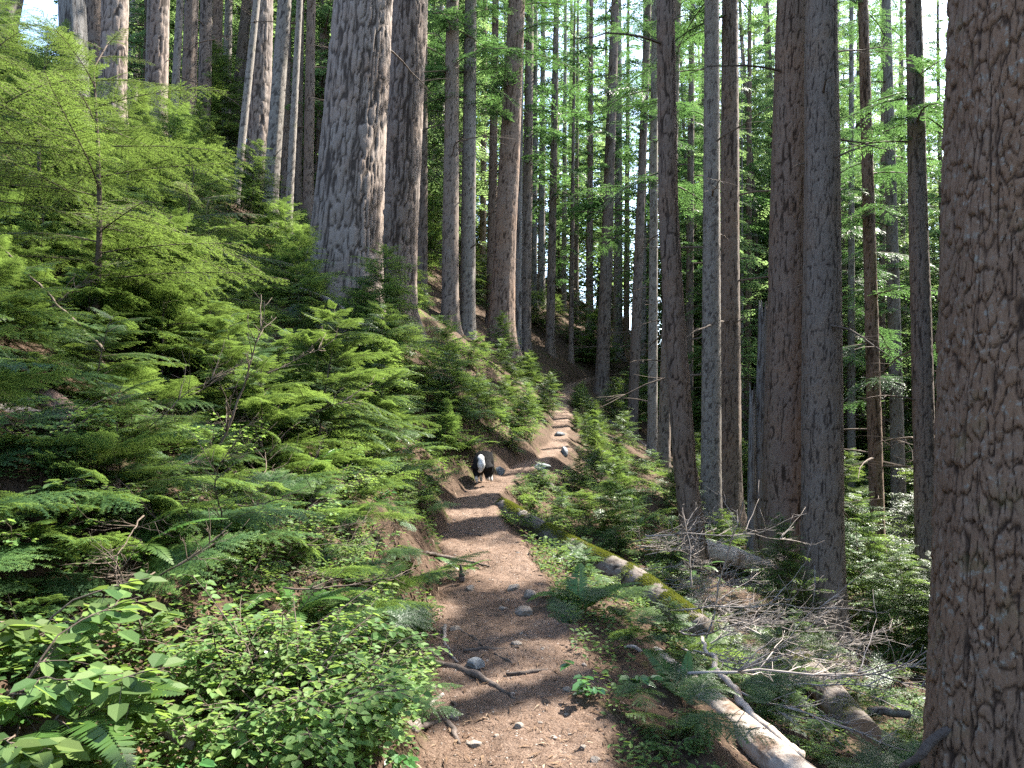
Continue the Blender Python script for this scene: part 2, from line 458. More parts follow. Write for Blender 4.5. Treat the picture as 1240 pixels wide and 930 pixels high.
def bough(L, sp2, len2, sp3, len3, seed, mode='needle', nl=.013, nw=.004, nsp=.008, droop=.28, rise=.12, gaps=.06):
    """A flat conifer branch along +X. Returns leaf triangles, their tint, and twig lines."""
    g = np.random.default_rng(seed)
    def main(s):
        s = np.asarray(s)
        return np.stack([s * L, .05 * L * np.sin(s * 3 + seed) * s, rise * s * L - droop * L * s ** 2], -1)
    ss = np.arange(sp2 * .8, L * .985, sp2) / L
    segA, segB, tint, lines = [], [], [], [main(np.linspace(0, 1, 8))]
    for side in (-1, 1):
        s = ss + g.uniform(-.3, .3, len(ss)) * sp2 / L
        s = s[g.random(len(s)) > gaps]
        s = np.clip(s, .01, .99)
        prof = np.minimum(1, s / .22 + .25) * (1 - s) ** .75 + .05
        l2 = len2 * L * prof * g.uniform(.65, 1.15, len(s))
        p0 = main(s); tg = unit(main(np.minimum(1, s + .02)) - main(s - .02))
        an = R(58) - R(16) * s + g.normal(0, .12, len(s))
        pr = np.stack([-tg[:, 1], tg[:, 0], tg[:, 2] * 0], -1) * side
        d2 = unit(tg * np.cos(an)[:, None] + pr * np.sin(an)[:, None] + np.stack([0 * s, 0 * s, g.normal(0, .10, len(s))], -1))
        sag = g.uniform(.10, .35, len(s))
        for k in range(len(s)):
            n3 = max(2, int(l2[k] / sp3))
            tt = (np.arange(n3) + .6) / n3
            pts = p0[k] + d2[k] * (tt * l2[k])[:, None]; pts[:, 2] -= sag[k] * l2[k] * tt ** 2
            if mode == 'needle':
                q = np.concatenate([p0[k][None], pts])
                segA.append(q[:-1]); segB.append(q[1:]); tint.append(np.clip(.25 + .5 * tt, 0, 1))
            lines.append(np.stack([p0[k], pts[len(pts) // 2], pts[-1]]))
            l3 = np.maximum(sp3 * .8, len3 * l2[k] * (1 - tt * .8)) * g.uniform(.6, 1.15, n3)
            for sd in (-1, 1):
                pp = np.array([-d2[k][1], d2[k][0], 0]) * sd
                a3 = R(50) + g.normal(0, .15, n3)
                d3 = d2[k] * np.cos(a3)[:, None] + pp * np.sin(a3)[:, None]
                d3[:, 2] += g.normal(-.06, .12, n3) - 2 * sag[k] * tt * .5
                d3 = unit(d3)
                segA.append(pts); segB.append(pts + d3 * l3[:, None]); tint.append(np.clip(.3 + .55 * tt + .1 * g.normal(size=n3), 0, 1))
    A = np.concatenate(segA); B = np.concatenate(segB); T = np.concatenate(tint)
    if mode == 'needle':
        ln = np.linalg.norm(B - A, axis=1); cnt = np.maximum(1, (ln / nsp).astype(int))
        idx = np.repeat(np.arange(len(A)), cnt)
        k = np.concatenate([np.arange(c) for c in cnt])
        f = (k + .5) / cnt[idx]
        tg = unit(B - A)[idx]; P = A[idx] + (B - A)[idx] * f[:, None]
        pr = unit(np.stack([-tg[:, 1], tg[:, 0], 0 * f], -1))
        out = []
        tt = []
        for sd in (-1, 1):
            nd = unit(pr * sd + tg * .55 + np.stack([0 * f, 0 * f, g.normal(0, .22, len(f))], -1))
            le = nl * g.uniform(.7, 1.15, len(f))[:, None] * (1 - .35 * f[:, None])
            out.append(np.stack([P - tg * nw * .5, P + tg * nw * .5, P + nd * le], 1)); tt.append(T[idx])
        # the twigs themselves, thin green strips
        w_ = unit(np.stack([-(B - A)[:, 1], (B - A)[:, 0], 0 * ln], -1)) * .0012
        out.append(np.stack([A - w_, A + w_, B], 1)); tt.append(T * .5)
        return np.concatenate(out), np.concatenate(tt), lines
    d = B - A; ln = np.linalg.norm(d, axis=1)
    w_ = unit(np.stack([-d[:, 1], d[:, 0], g.normal(0, .25, len(d)) * ln], -1)) * (nw * g.uniform(.7, 1.3, len(d)))[:, None]
    mid = A + d * .42
    t1 = np.stack([A, mid + w_, B], 1); t2 = np.stack([A, B, mid - w_], 1)
    return np.concatenate([t1, t2]), np.concatenate([T, T]), lines

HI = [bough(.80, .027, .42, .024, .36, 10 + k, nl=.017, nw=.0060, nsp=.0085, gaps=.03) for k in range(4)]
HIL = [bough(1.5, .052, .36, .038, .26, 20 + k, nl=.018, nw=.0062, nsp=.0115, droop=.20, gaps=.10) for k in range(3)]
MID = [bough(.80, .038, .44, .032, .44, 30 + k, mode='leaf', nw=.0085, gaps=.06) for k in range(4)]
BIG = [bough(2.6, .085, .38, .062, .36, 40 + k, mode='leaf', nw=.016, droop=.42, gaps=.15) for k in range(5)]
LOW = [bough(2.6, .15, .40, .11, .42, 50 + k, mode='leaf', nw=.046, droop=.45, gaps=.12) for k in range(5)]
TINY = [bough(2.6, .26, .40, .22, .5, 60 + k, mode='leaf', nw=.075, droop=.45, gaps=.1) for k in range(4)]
HIGH = [bough(2.6, .20, .40, .17, .46, 70 + k, mode='leaf', nw=.085, droop=.45, gaps=.05) for k in range(4)]  # oversized dense sprays for crowns out of view, shaped to cast canopy shade
print('templates', len(HI[0][0]), len(HIL[0][0]), len(MID[0][0]), len(BIG[0][0]), len(LOW[0][0]), len(TINY[0][0]))

def put(acc, wood, tpl, base, az, el, roll, sc, tshift=0.0, wr=.006, wall=False):
    T, t, lines = tpl
    m = mat3(az, el, roll) * sc
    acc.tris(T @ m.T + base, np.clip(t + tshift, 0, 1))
    if wood is not None:
        for i, ln in enumerate(lines if wall else lines[:1]):
            P = ln @ m.T + base
            n = len(P)
            wood.tube(P, np.linspace(wr if i == 0 else wr * .35, wr * .2, n), 4 if i == 0 else 3, cap=False)

# ------------------------------------------------------------------ saplings
def sapling_meshes(name, H, Lmax, n, tpls, seed, el0=.10, wall=False, thick=.012, bare=.12, tplL=.8):
    g = np.random.default_rng(seed)
    st = Acc(); fo = Acc()
    zs = np.linspace(0, 1, 9)
    stem = np.stack([.05 * H * np.sin(zs * 2.2 + seed) * zs, .05 * H * np.cos(zs * 2.9 + seed) * zs, zs * H], -1)
    stem[-1, 0] += .05 * H; stem[-1, 2] -= .03 * H
    st.tube(stem, np.linspace(thick, thick * .15, 9), 6)
    az = g.uniform(0, 6.28)
    for k in range(n):
        h = bare + (1 - bare) * (k + g.uniform(0, .8)) / n
        az += 2.4 + g.normal(0, .4)
        L = Lmax * (1 - h) ** .7 * g.uniform(.7, 1.15) + .12 * Lmax
        p = np.array([np.interp(h, zs, stem[:, i]) for i in range(3)])
        put(fo, st, tpls[g.integers(len(tpls))], p, az, el0 + g.normal(0, .12) + .35 * h, g.normal(0, .18), L / tplL, g.normal(0, .10) + .12 * h, wr=min(.0065, thick * .45) * (L / tplL) ** .5, wall=wall)
    return st.mesh(name + '_stem', M['twig'], True), fo.mesh(name + '_foliage', M['hemlock'])

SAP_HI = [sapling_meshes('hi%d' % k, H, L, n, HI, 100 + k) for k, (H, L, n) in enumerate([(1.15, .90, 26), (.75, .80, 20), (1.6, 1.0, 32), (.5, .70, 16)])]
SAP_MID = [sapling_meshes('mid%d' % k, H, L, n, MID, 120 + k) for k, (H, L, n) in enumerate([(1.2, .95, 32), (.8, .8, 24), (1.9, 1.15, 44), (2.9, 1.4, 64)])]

def sapling(meshes, p, rz, sc, label, group, name='hemlock_sapling', cat='sapling', tilt=(0, 0)):
    r = thing(name, label, cat, p, (tilt[0], tilt[1], rz), group)
    r.scale = (sc, sc, sc * random.uniform(.9, 1.1))
    obj('stem', meshes[0], r); obj('foliage', meshes[1], r)
    return r

# ------------------------------------------------------------------ trunks and trees
BARK = {  # plate width, stretch, depth
    'fir': (.042, 10.0, .034), 'firdark': (.027, 9.0, .014), 'hem': (.030, 8.0, .011), 'hemred': (.038, 8.0, .017),
    'grey': (.045, 2.5, .006), 'snag': (.030, 26.0, .006), 'logbark': (.035, 3.0, .006)}

def bark_skin(r, th, h, kind, seed, fade=1.0):
    """displacement and bark height for angle th (0..2pi) and height h on a trunk of mean radius r"""
    wd, k, dep = BARK[kind]
    cx, cy = np.cos(th) * r / wd, np.sin(th) * r / wd
    hv = h / (wd * k)
    ss = lambda a, b, x: (lambda t: t * t * (3 - 2 * t))(np.clip((x - a) / (b - a), 0, 1))
    wx = .30 * vn(cx * .4, cy * .4, hv * .9, seed + 1) + .10 * vn(cx * 1.6, cy * 1.6, hv * 4, seed + 11)
    wy = .30 * vn(cx * .4, cy * .4, hv * .9, seed + 2) + .10 * vn(cx * 1.6, cy * 1.6, hv * 4, seed + 12)
    a = np.abs(vn(cx * .60 + wx, cy * .60 + wy, hv * .9, seed)) * 3.0
    b = np.abs(vn(cx * .95 + wx, cy * .95 + wy, hv * 1.3, seed + 3)) * 3.4 + .10
    c = np.abs(vn(cx * .55 + wy, cy * .55 + wx, hv * 4.5, seed + 4)) * 4.5 + (.62 if kind == 'fir' else .34)     # cross breaks of the plates
    e = np.minimum(np.minimum(a, b), c)
    if kind == 'firdark':
        nu = max(6, int(round(2 * math.pi * r / (wd * 1.5))))
        f1, e2, idv, dv = vor(th / (2 * math.pi) * nu + wx * 1.6, h / (wd * 5.5) + wy * 1.2, nu, seed)
        e = np.minimum(np.minimum(a, b + .1), e2 * 2.2 + .05)
    pl = ss(-.05, .42, e) if kind == 'firdark' else ss(.04, .95 if kind == 'fir' else .62, e)
    step = .5 + .5 * vn(cx * .7, cy * .7, hv * 2.4, seed + 6)
    fl = vn(cx * 2.6, cy * 2.6, hv * 9, seed + 7) + .6 * vn(cx * 5.5, cy * 5.5, hv * 16, seed + 8)
    d = dep * (pl * (.70 + .45 * step) + .13 * fl)
    if kind == 'firdark':      # thin scales that lift at their lower edge
        sc_ = .5 * idv - .9 * dv
        d = d + dep * .75 * (.3 + .7 * pl) * sc_
        pl = pl * (.78 + .40 * sc_)
    return d * fade, np.clip(pl * (.78 + .3 * step) + .10 * fl, 0, 1)

class Axis:
    def __init__(s, pts):
        s.p = np.array(sorted([tuple(map(float, q)) for q in pts], key=lambda q: q[2]))
    def __call__(s, z):
        z = np.asarray(z, float); p = s.p
        out = np.stack([np.interp(z, p[:, 2], p[:, i]) for i in range(2)] + [z], -1)
        for e, m in ((-1, z > p[-1, 2]), (0, z < p[0, 2])):
            a, b = (p[-2], p[-1]) if e == -1 else (p[0], p[1])
            sl = (b - a) / (b[2] - a[2])
            ex = p[e] + sl * (z - p[e, 2])[..., None]
            out = np.where(m[..., None], ex, out)
        return out

def trunk_mesh(ax, zb, zt, r0, Y, kind, seed, flare=.35, top=None, taper=None, origin=None):
    ps = max(Y, 2.5) / 769.0
    nseg = int(np.clip(2 * math.pi * r0 / (1.25 * ps), 14, 460))
    zvis = min(zt, 1.6 + .66 * Y + .5)
    dz = max(.011, 2.2 * ps)
    rows = [zb - .35 - r0]
    while rows[-1] < zt:
        rows.append(rows[-1] + (dz if rows[-1] < zvis else .9))
    rows[-1] = zt
    z = np.array(rows); H = z - zb; zr = np.maximum(H, -.3)
    r = r0 * (1 + flare * np.exp(-np.maximum(H, -.3) / (r0 * 1.3 + .12)))
    tp = taper if taper is not None else .72
    r = r * (1 - tp * np.clip(H / max(zt - zb, 1), 0, 1) ** 1.1)
    th = np.arange(nseg) * 2 * math.pi / nseg
    TH, HH = np.meshgrid(th, z)
    RR = np.repeat(r[:, None], nseg, 1)
    lob = 1 + (.05 + .24 * np.exp(-np.maximum(H, 0) / .45))[:, None] * vn(np.cos(TH) * 2.1, np.sin(TH) * 2.1, HH * .35, seed + 9)
    d, bk = bark_skin(r0, TH, HH, kind, seed)
    RR = RR * lob + d - BARK[kind][2] * .6
    C = ax(z)
    V = np.stack([C[:, 0:1] + RR * np.cos(TH), C[:, 1:2] + RR * np.sin(TH), HH], -1)
    if top == 'broken':
        n = len(z)
        jag = .5 + .5 * vn(np.cos(th) * 3, np.sin(th) * 3, th * 0, seed + 21)
        cutz = zt - (zt - zb) * .16 * jag
        V[:, :, 2] = np.minimum(V[:, :, 2], cutz[None, :])
    V = V.reshape(-1, 3)
    n = len(z)
    i, j = np.meshgrid(np.arange(n - 1), np.arange(nseg), indexing='ij')
    q = (i * nseg + j).ravel(); q1 = (i * nseg + (j + 1) % nseg).ravel()
    F = np.concatenate([np.stack([q, q1, q1 + nseg], 1), np.stack([q, q1 + nseg, q + nseg], 1)])
    V = np.concatenate([V, [ax(np.array([zt - (.12 * (zt - zb) if top == 'broken' else 0)]))[0]]])
    k = np.arange(nseg)
    F = np.concatenate([F, np.stack([k + (n - 1) * nseg, (k + 1) % nseg + (n - 1) * nseg, np.full(nseg, len(V) - 1)], 1)])
    if origin is not None: V = V - origin
    return mk_mesh('trunk', V, F, M[kind], True, {'bark': np.concatenate([bk.ravel(), [.3]])})

# places the photograph shows in full sun: boughs standing between them and the sun are left out
LIT = []
def lit(px, py, r, Y=None):
    LIT.append((ground(px, py) if Y is None else at(px, py, Y), r))
for px, py, r in [(560, 890, .46), (520, 880, .36), (610, 900, .40), (540, 915, .3), (575, 614, .32), (597, 768, .16), (560, 665, .15), (590, 583, .36), (668, 522, .5), (690, 545, .4), (685, 490, .3),
                  (640, 590, .35), (440, 640, .15), (390, 840, .30), (430, 800, .20), (330, 840, .2), (20, 630, .25), (60, 660, .15), (120, 540, .2),
                  (880, 860, .30), (930, 905, .30), (840, 810, .2), (1020, 880, .15), (980, 815, .15), (800, 760, .12), (1090, 820, .45), (1100, 880, .35), (60, 790, .2)]:
    lit(px, py, r)
for px, py, r, Y in [(640, 440, 1.0, 22), (600, 440, .7, 20), (612, 370, .7, 26), (865, 560, .2, 16), (865, 450, .2, 16), (865, 330, .2, 16), (865, 200, .2, 16),
                     (885, 680, .4, 13), (965, 600, .15, 13.8), (300, 380, .6, 8), (330, 340, .5, 8.5), (250, 440, .3, 7), (450, 440, .5, 9.5), (100, 200, .9, 6.5), (200, 180, .9, 7.5), (250, 250, .6, 7),
                     (60, 130, .6, 6.5), (320, 160, .6, 23), (200, 60, .6, 22), (470, 180, .2, 14), (978, 300, .12, 14), (845, 620, .2, 12.5), (700, 560, .5, 15), (770, 600, .3, 12),
                     (440, 520, .25, 8), (400, 600, .25, 7), (150, 500, .3, 5.5), (230, 560, .3, 5.5), (1000, 640, .4, 13), (1110, 540, .6, 16)]:
    lit(px, py, r, Y)
for px, py, Y, r in [(195, 50, 22, 1), (312, 120, 23, 1), (335, 150, 17, .7), (228, 60, 24, .8), (95, 80, 13, .6), (211, 80, 20, .6), (288, 150, 19, .5), (373, 140, 25, .6), (615, 280, 26, .6), (570, 220, 24.5, .35), (750, 300, 42, 1),
                     (300, 760, 3.1, .3), (380, 800, 3.3, .35), (60, 800, 1.9, .5), (30, 860, 1.7, .4), (100, 880, 1.9, .4), (130, 700, 2.8, .3), (250, 680, 3.8, .35), (420, 720, 4.6, .2), (330, 620, 5, .4), (200, 600, 4.6, .4), (520, 500, 11, .4),
                     (760, 690, 8.5, .25), (820, 740, 7.6, .3), (900, 740, 8.5, .35), (960, 760, 8.0, .3), (1000, 850, 6.5, .25), (1046, 885, 6.7, .35), (1010, 850, 7.8, .25), (930, 890, 4.4, .3), (850, 830, 5.4, .25), (700, 650, 9.5, .25), (720, 600, 12, .5), (900, 700, 11, .4), (1030, 720, 11, .5), (1080, 700, 14, .7), (1060, 620, 18, .8), (1100, 450, 22, 1)]:
    lit(px, py, r, Y)
LITP = np.array([p for p, r in LIT]); LITR = np.array([r for p, r in LIT])
def blocks_sun(p, pad):
    d = p[None] - LITP
    t = d @ SUNV
    dist = np.linalg.norm(d - t[:, None] * SUNV[None], axis=1)
    return bool(((dist < LITR + pad) & (t > .5)).any())

NPR, NKEEP = [], []
def crown_acc(ax, zb, z0, z1, n, Lmax, tpl_vis, tpl_hid, seed, Y, prune=True, shape=1.0, wr=.028, sector=None):
    g = np.random.default_rng(seed)
    fo, li = Acc(), Acc()
    az = g.uniform(0, 6.28)
    zvis = 1.6 + .62 * Y + 2.5
    for k in range(n):
        f = (k + g.uniform(0, .9)) / n
        z = z0 + (z1 - z0) * f
        az += 2.4 + g.normal(0, .5)
        L = Lmax * (1 - f * .8) ** shape * g.uniform(.6, 1.15)
        p = ax(np.array([z]))[0]
        dv = np.array([math.cos(az), math.sin(az), -.1])
        if prune and any(blocks_sun(p + dv * L * q, .07 * L) for q in (.2, .45, .7, .95)): NPR.append(k); continue
        NKEEP.append(k)
        tp = tpl_vis if z < zvis else tpl_hid
        put(fo, li, tp[g.integers(len(tp))], p, az, g.normal(-.02, .14) + .25 * f, g.normal(0, .25), L / 2.6, g.normal(0, .16), wr=wr * (L / 2.6))
    return fo, li

def dead_limbs(li, ax, z0, z1, n, r, seed):
    g = np.random.default_rng(seed + 5)
    for k in range(n):
        z = g.uniform(z0, z1); az = g.uniform(0, 6.28); L = g.uniform(.3, 2.2) if g.random() < .6 else g.uniform(.1, .3)
        p = ax(np.array([z]))[0]; d = np.array([math.cos(az), math.sin(az), g.uniform(-.2, .25)])
        s = np.linspace(0, 1, 6)
        P = p + d * (r * .8 + s * L)[:, None]; P[:, 2] -= .22 * L * s ** 2
        P += np.cumsum(g.normal(0, .03 * L, (6, 3)), 0) * s[:, None]
        li.tube(P, np.linspace(.016, .004, 6) * (1 + L * .3), 5)
        for q in range(int(L * 4)):
            i = g.integers(2, 5); a2 = az + g.choice([-1, 1]) * g.uniform(.5, 1.1); l2 = L * g.uniform(.2, .45)
            e = np.array([math.cos(a2), math.sin(a2), g.uniform(-.5, .2)]) * l2
            li.tube(np.stack([P[i], P[i] + e * .5 + g.normal(0, .02, 3), P[i] + e]), [.005, .004, .002], 4)

def crown_mesh(fo, li, mat):
    nf = sum(len(f) for f in fo.f)
    both = Acc(); both.v = fo.v + li.v; both.t = fo.t + li.t; both.f = fo.f + [f + fo.n for f in li.f]
    me = both.mesh('crown', mat)
    me.materials.append(M['twig'])
    idx = np.zeros(len(me.polygons), np.int32); idx[nf:] = 1
    me.polygons.foreach_set('material_index', idx)
    return me

def place_axis(xb, yb, xt, yt, Y, mid=()):
    if Y is None:
        p = ground(xb, yb); Y = p[1]
    pts = [at(xb, yb, Y), at(xt, yt, Y)] + [at(a, b_, Y) for a, b_ in mid]
    ax = Axis(pts)
    z = pts[0][2]
    for _ in range(12):
        q = ax(np.array([z]))[0]; z = gz(q[0], q[1])
    return ax, z, Y

TREES = []
def make_tree(label, xb, yb, xt, yt, wpx, Y, kind, mid=(), crown=(.42, 44, 2.9), dead=7, height=27, name='conifer_tree', cat='tree', group=None, flare=.35, seed=None, lod='auto', dz0=1.5):
    seed = seed or (len(TREES) * 37 + 11)
    ax, zb, Y = place_axis(xb, yb, xt, yt, Y, mid)
    r0 = wpx * Y / 931.0 / 2
    zt = zb + height
    base = ax(np.array([zb]))[0]
    root = thing(name, label, cat, base, group=group)
    obj('trunk', trunk_mesh(ax, zb, zt, r0, Y, kind, seed, flare, origin=base), root)
    TREES.append((base[0], base[1], r0))
    if crown:
        c0, n, Lm = crown
        vis = BIG if Y < 30 else LOW
        fo, li = crown_acc(ax, zb, zb + height * c0, zt - .3, n, Lm, vis, HIGH if Y < 30 else TINY, seed, Y)
        dead_limbs(li, ax, zb + dz0, zb + height * c0, dead, r0, seed)
        obj('crown', crown_mesh(fo, li, M['bough']), root, -Vector(base))
    return root

HILL = 'tall conifers standing on the slope above the trail'
make_tree('grey trunk half hidden by foliage at the top corner of the slope', -15, 110, 10, 0, 32.7, 20, 'grey', crown=(0.55, 38, 2.4))
make_tree('dark slender trunk just behind the broken grey snag', 118, 90, 112, 0, 24.0, 22, 'hem', crown=(0.50, 38, 2.4))
make_tree('dark broad trunk between the grey snag and the sunlit upslope trunk', 137, 85, 140, 0, 32.7, 20, 'fir', crown=(0.50, 41, 2.4))
make_tree('very thin pale stem touching the sunlit upslope trunk', 178, 120, 181, 0, 6.5, 22, 'grey', crown=(0.60, 26, 1.5), height=18)
make_tree('sunlit pale brown trunk high on the slope, beside a very thin stem', 190, 125, 194, 0, 24.0, 22, 'fir', crown=(0.55, 38, 2.4))
make_tree('slim whitish sunlit trunk leaning slightly, high on the slope', 211, 140, 218, 0, 9.8, 20, 'grey', crown=(0.60, 26, 1.8), height=20)
make_tree('medium grey trunk just past the slim whitish leaning one', 228, 135, 232, 0, 18.5, 24, 'hem', crown=(0.50, 38, 2.4))
make_tree('dark trunk paired closely with another dark trunk, high on the slope', 247, 140, 250, 0, 16.4, 26, 'hem', crown=(0.45, 38, 2.4))
make_tree('thinner dark trunk of the close dark pair, high on the slope', 261, 150, 264, 0, 13.1, 28, 'hemred', crown=(0.45, 38, 2.4))
make_tree('shaded trunk hidden behind the slim leaning grey pole', 285, 150, 299, 0, 14.2, 29, 'hem', crown=(0.45, 38, 2.4))
make_tree('slim pale pole leaning against the furrowed sunlit trunk on the slope', 288, 217, 311, 0, 9.8, 19, 'grey', crown=(0.60, 22, 1.6), height=20)
make_tree('deeply furrowed grey trunk in sun, behind the slim leaning pole', 312, 217, 318, 0, 28.3, 23, 'fir', crown=(0.50, 41, 2.6))
make_tree('dark leaning trunk with speckled bark in front of the furrowed grey one', 324, 290, 345, 0, 18.5, 17, 'grey', crown=(0.55, 38, 2.2))
make_tree('sunlit trunk showing right behind the dark leaning speckled one', 346, 220, 348, 30, 10.9, 27, 'hem', crown=(0.50, 34, 2.2))
make_tree('thin leaning grey trunk nearest the dark speckled one', 349, 272, 363, 0, 9.3, 19, 'grey', crown=(0.60, 26, 1.8), height=22)
make_tree('thin shaded trunk behind the thin leaning grey trunk', 361, 235, 364, 0, 9.8, 27, 'hem', crown=(0.50, 30, 2.2))
make_tree('light brown slender trunk closest to the thick furrowed fir on its uphill side', 373, 240, 377, 0, 13.1, 25, 'hem', crown=(0.50, 34, 2.2))
make_tree('thickest fir of the slope, grey and deeply furrowed, its edge catching sun', 415, 365, 441, 0, 82.8, 14, 'fir', crown=(0.50, 49, 3.2), flare=.3, dead=3, dz0=5)
make_tree('second thick fir, dark and fully shaded, close behind the thickest one', 478, 350, 497, 0, 51.2, 17, 'fir', crown=(0.42, 45, 3.2), flare=.3, dead=6, dz0=5)
make_tree('thin dark trunk just past the shaded second thick fir', 511, 360, 513, 0, 13.1, 27, 'hem', crown=(0.29, 41, 2.6))
make_tree('pale sunlit trunk far back between the second fir and a grey trunk', 532, 320, 533, 0, 14.2, 36, 'grey', crown=(0.29, 41, 2.6))
make_tree('smooth straight grey trunk beside the mottled lichen trunk', 545, 375, 548, 0, 20.7, 24, 'hem', crown=(0.29, 45, 2.8))
make_tree('mottled trunk with pale lichen spots, straight and slender', 566, 395, 570, 0, 19.6, 24.5, 'grey', crown=(0.29, 45, 2.8))
make_tree('dark reddish trunk tucked behind the bright sunlit trail trunk', 594, 405, 600, 0, 12.0, 30, 'hemred', crown=(0.29, 45, 2.8))
make_tree('reddish trunk with a brilliantly sunlit lower face uphill of the trail', 606, 420, 626, 0, 29.4, 26, 'hemred', crown=(0.27, 49, 3.0), flare=.4)
make_tree('brown trunk right behind the pale split snag by the trail', 636, 415, 642, 0, 14.2, 30, 'hem', crown=(0.27, 45, 2.8))
make_tree('pale distant trunk glowing in sun above the lime green sprays', 655, 390, 658, 0, 9.8, 42, 'grey', crown=(0.27, 45, 2.8))
make_tree('slender brown trunk rising from the lime green sprays', 666, 425, 674, 0, 10.9, 33, 'hem', crown=(0.24, 49, 2.8))
make_tree('very slim dark stem standing at the far end of the trail', 691, 462, 696, 0, 6.5, 34, 'hem', crown=(0.16, 45, 1.8), height=19)
make_tree('very slim dark stem far behind the end of the trail', 697, 410, 700, 0, 6.5, 44, 'hem', crown=(0.21, 45, 2.0), height=22)
make_tree('straight dark trunk standing beside the far end of the trail', 729, 470, 745, 0, 16.9, 31, 'hem', crown=(0.27, 49, 3.0))
make_tree('grey trunk behind the dark one beside the trail end', 748, 440, 750, 0, 12.0, 42, 'grey', crown=(0.27, 45, 3.0))
make_tree('slim dark leaning trunk below the far trail', 767, 487, 785, 0, 13.1, 27, 'hem', crown=(0.27, 45, 2.8))
make_tree('slim straight trunk just uphill of the twin brown trunks below the trail', 790, 540, 793, 0, 12.0, 22.5, 'grey', crown=(0.27, 45, 2.6))
make_tree('brown trunk half hidden behind the curved leaning trunk', 804, 548, 820, 0, 14.7, 21, 'hem', crown=(0.27, 45, 2.8))
make_tree('curved trunk bending at its foot, standing over the mossy log', 842, 672, 806, 0, 27.3, 12.5, 'hemred', mid=((829, 560), (817, 400), (809, 250)), crown=(0.42, 45, 2.8), flare=.12, dead=5)
make_tree('slim dark trunk behind the curved leaning trunk', 834, 500, 838, 0, 10.9, 30, 'hem', crown=(0.24, 45, 2.6))
make_tree('straight trunk with a long sunlit side freckled by bark shadow', 861, 620, 862, 0, 24.0, 16, 'grey', crown=(0.42, 45, 2.8), flare=.25)
make_tree('dark straight trunk close beside the freckled sunlit one', 884, 632, 884, 0, 26.7, 16.8, 'hem', crown=(0.42, 45, 2.8))
make_tree('hair thin pale stem beside the dark straight trunk', 899, 530, 898, 0, 4.4, 30, 'grey', crown=(0.40, 26, 1.4), height=17)
make_tree('stout reddish brown trunk in front of the grey split snag', 948, 692, 961, 0, 52.5, 13.8, 'hemred', crown=(0.45, 49, 3.1), flare=.22, dead=4, dz0=5)
make_tree('stout shaded brown trunk with knots, twin of the reddish stout one', 996, 750, 995, 0, 50.2, 12.5, 'hem', crown=(0.40, 49, 3.1), flare=.25, dead=10)
make_tree('faint thin trunk in the green gap past the twin stout trunks', 1031, 560, 1031, 200, 9.8, 28, 'grey', crown=(0.19, 53, 2.8))
make_tree('brown trunk with drooping mossy limbs in the green gap', 1063, 665, 1045, 0, 17.4, 18, 'hemred', crown=(0.15, 64, 2.6), dead=14)
make_tree('smooth grey trunk behind the drooping limbs of the brown one', 1090, 670, 1077, 150, 17.4, 22, 'grey', crown=(0.19, 60, 2.8), dead=8)
make_tree('dark trunk with flared foot just uphill of the huge bark trunk', 1125, 790, 1106, 0, 26.2, 13.5, 'hem', crown=(0.21, 60, 2.8), flare=.5, dead=8)
make_tree('thin stem far down the slope beside the huge trunk', 1096, 560, 1094, 300, 7.6, 36, 'hem', crown=(0.16, 49, 2.4))
make_tree('huge close trunk with thick scaly dark bark and pale lichen flecks', 1246, 930, 1253, 0, 205, 3.8, 'firdark', crown=(0.50, 49, 3.2), flare=.25, dead=0, height=30)

for px, yb, Y, wd_ in [(522, 380, 38, 9), (557, 380, 41, 8), (584, 400, 36, 8.5), (646, 420, 40, 8), (682, 440, 46, 7), (713, 455, 41, 9), (758, 460, 50, 8), (778, 480, 36, 9), (816, 500, 33, 9.5), (905, 540, 34, 9), (1012, 560, 36, 8), (1067, 600, 31, 9), (160, 130, 30, 12), (274, 150, 32, 11), (388, 240, 33, 10), (400, 250, 38, 9)]:
    make_tree('slim straight trunk standing far back between the bigger trunks', px, yb, px + 3, 0, wd_, Y, ['hem', 'grey', 'hemred'][int(px) % 3], crown=(.34, 36, 2.6), group='slim trunks far back between the bigger ones')

# broken snags
def snag(label, xb, yb, xt, yt, wpx, Y, seed, mat='snag', taper=.25):
    ax, zb, Y = place_axis(xb, yb, xt, yt, Y)
    zt = float(at(xt, yt, Y)[2]); base = ax(np.array([zb]))[0]
    r0 = wpx * Y / 931 / 2
    root = thing('broken_snag', label, 'snag', base)
    obj('trunk', trunk_mesh(ax, zb, zt, r0, Y, mat, seed, .12, top='broken', taper=taper, origin=base), root)
    TREES.append((base[0], base[1], r0))
    return root
s_ = snag('weathered grey split snag with a jagged top behind the stout reddish trunk', 918, 662, 925, 352, 15, 15.2, 501)
ax_, zb_, _ = place_axis(910, 662, 911, 470, 15.1)
obj('splinter', trunk_mesh(ax_, zb_, float(at(911, 462, 15.1)[2]), .10, 15.1, 'snag', 503, .2, top='broken', taper=.5, origin=np.array(s_.location)), s_)
snag('pale split snag with a red decayed foot beside the bright trail trunk', 627, 418, 631, 20, 9, 28.5, 511)
snag('grey barkless broken snag rising from the foliage high on the slope', 95, 210, 86, -30, 33, 13, 521, 'snag', .1)

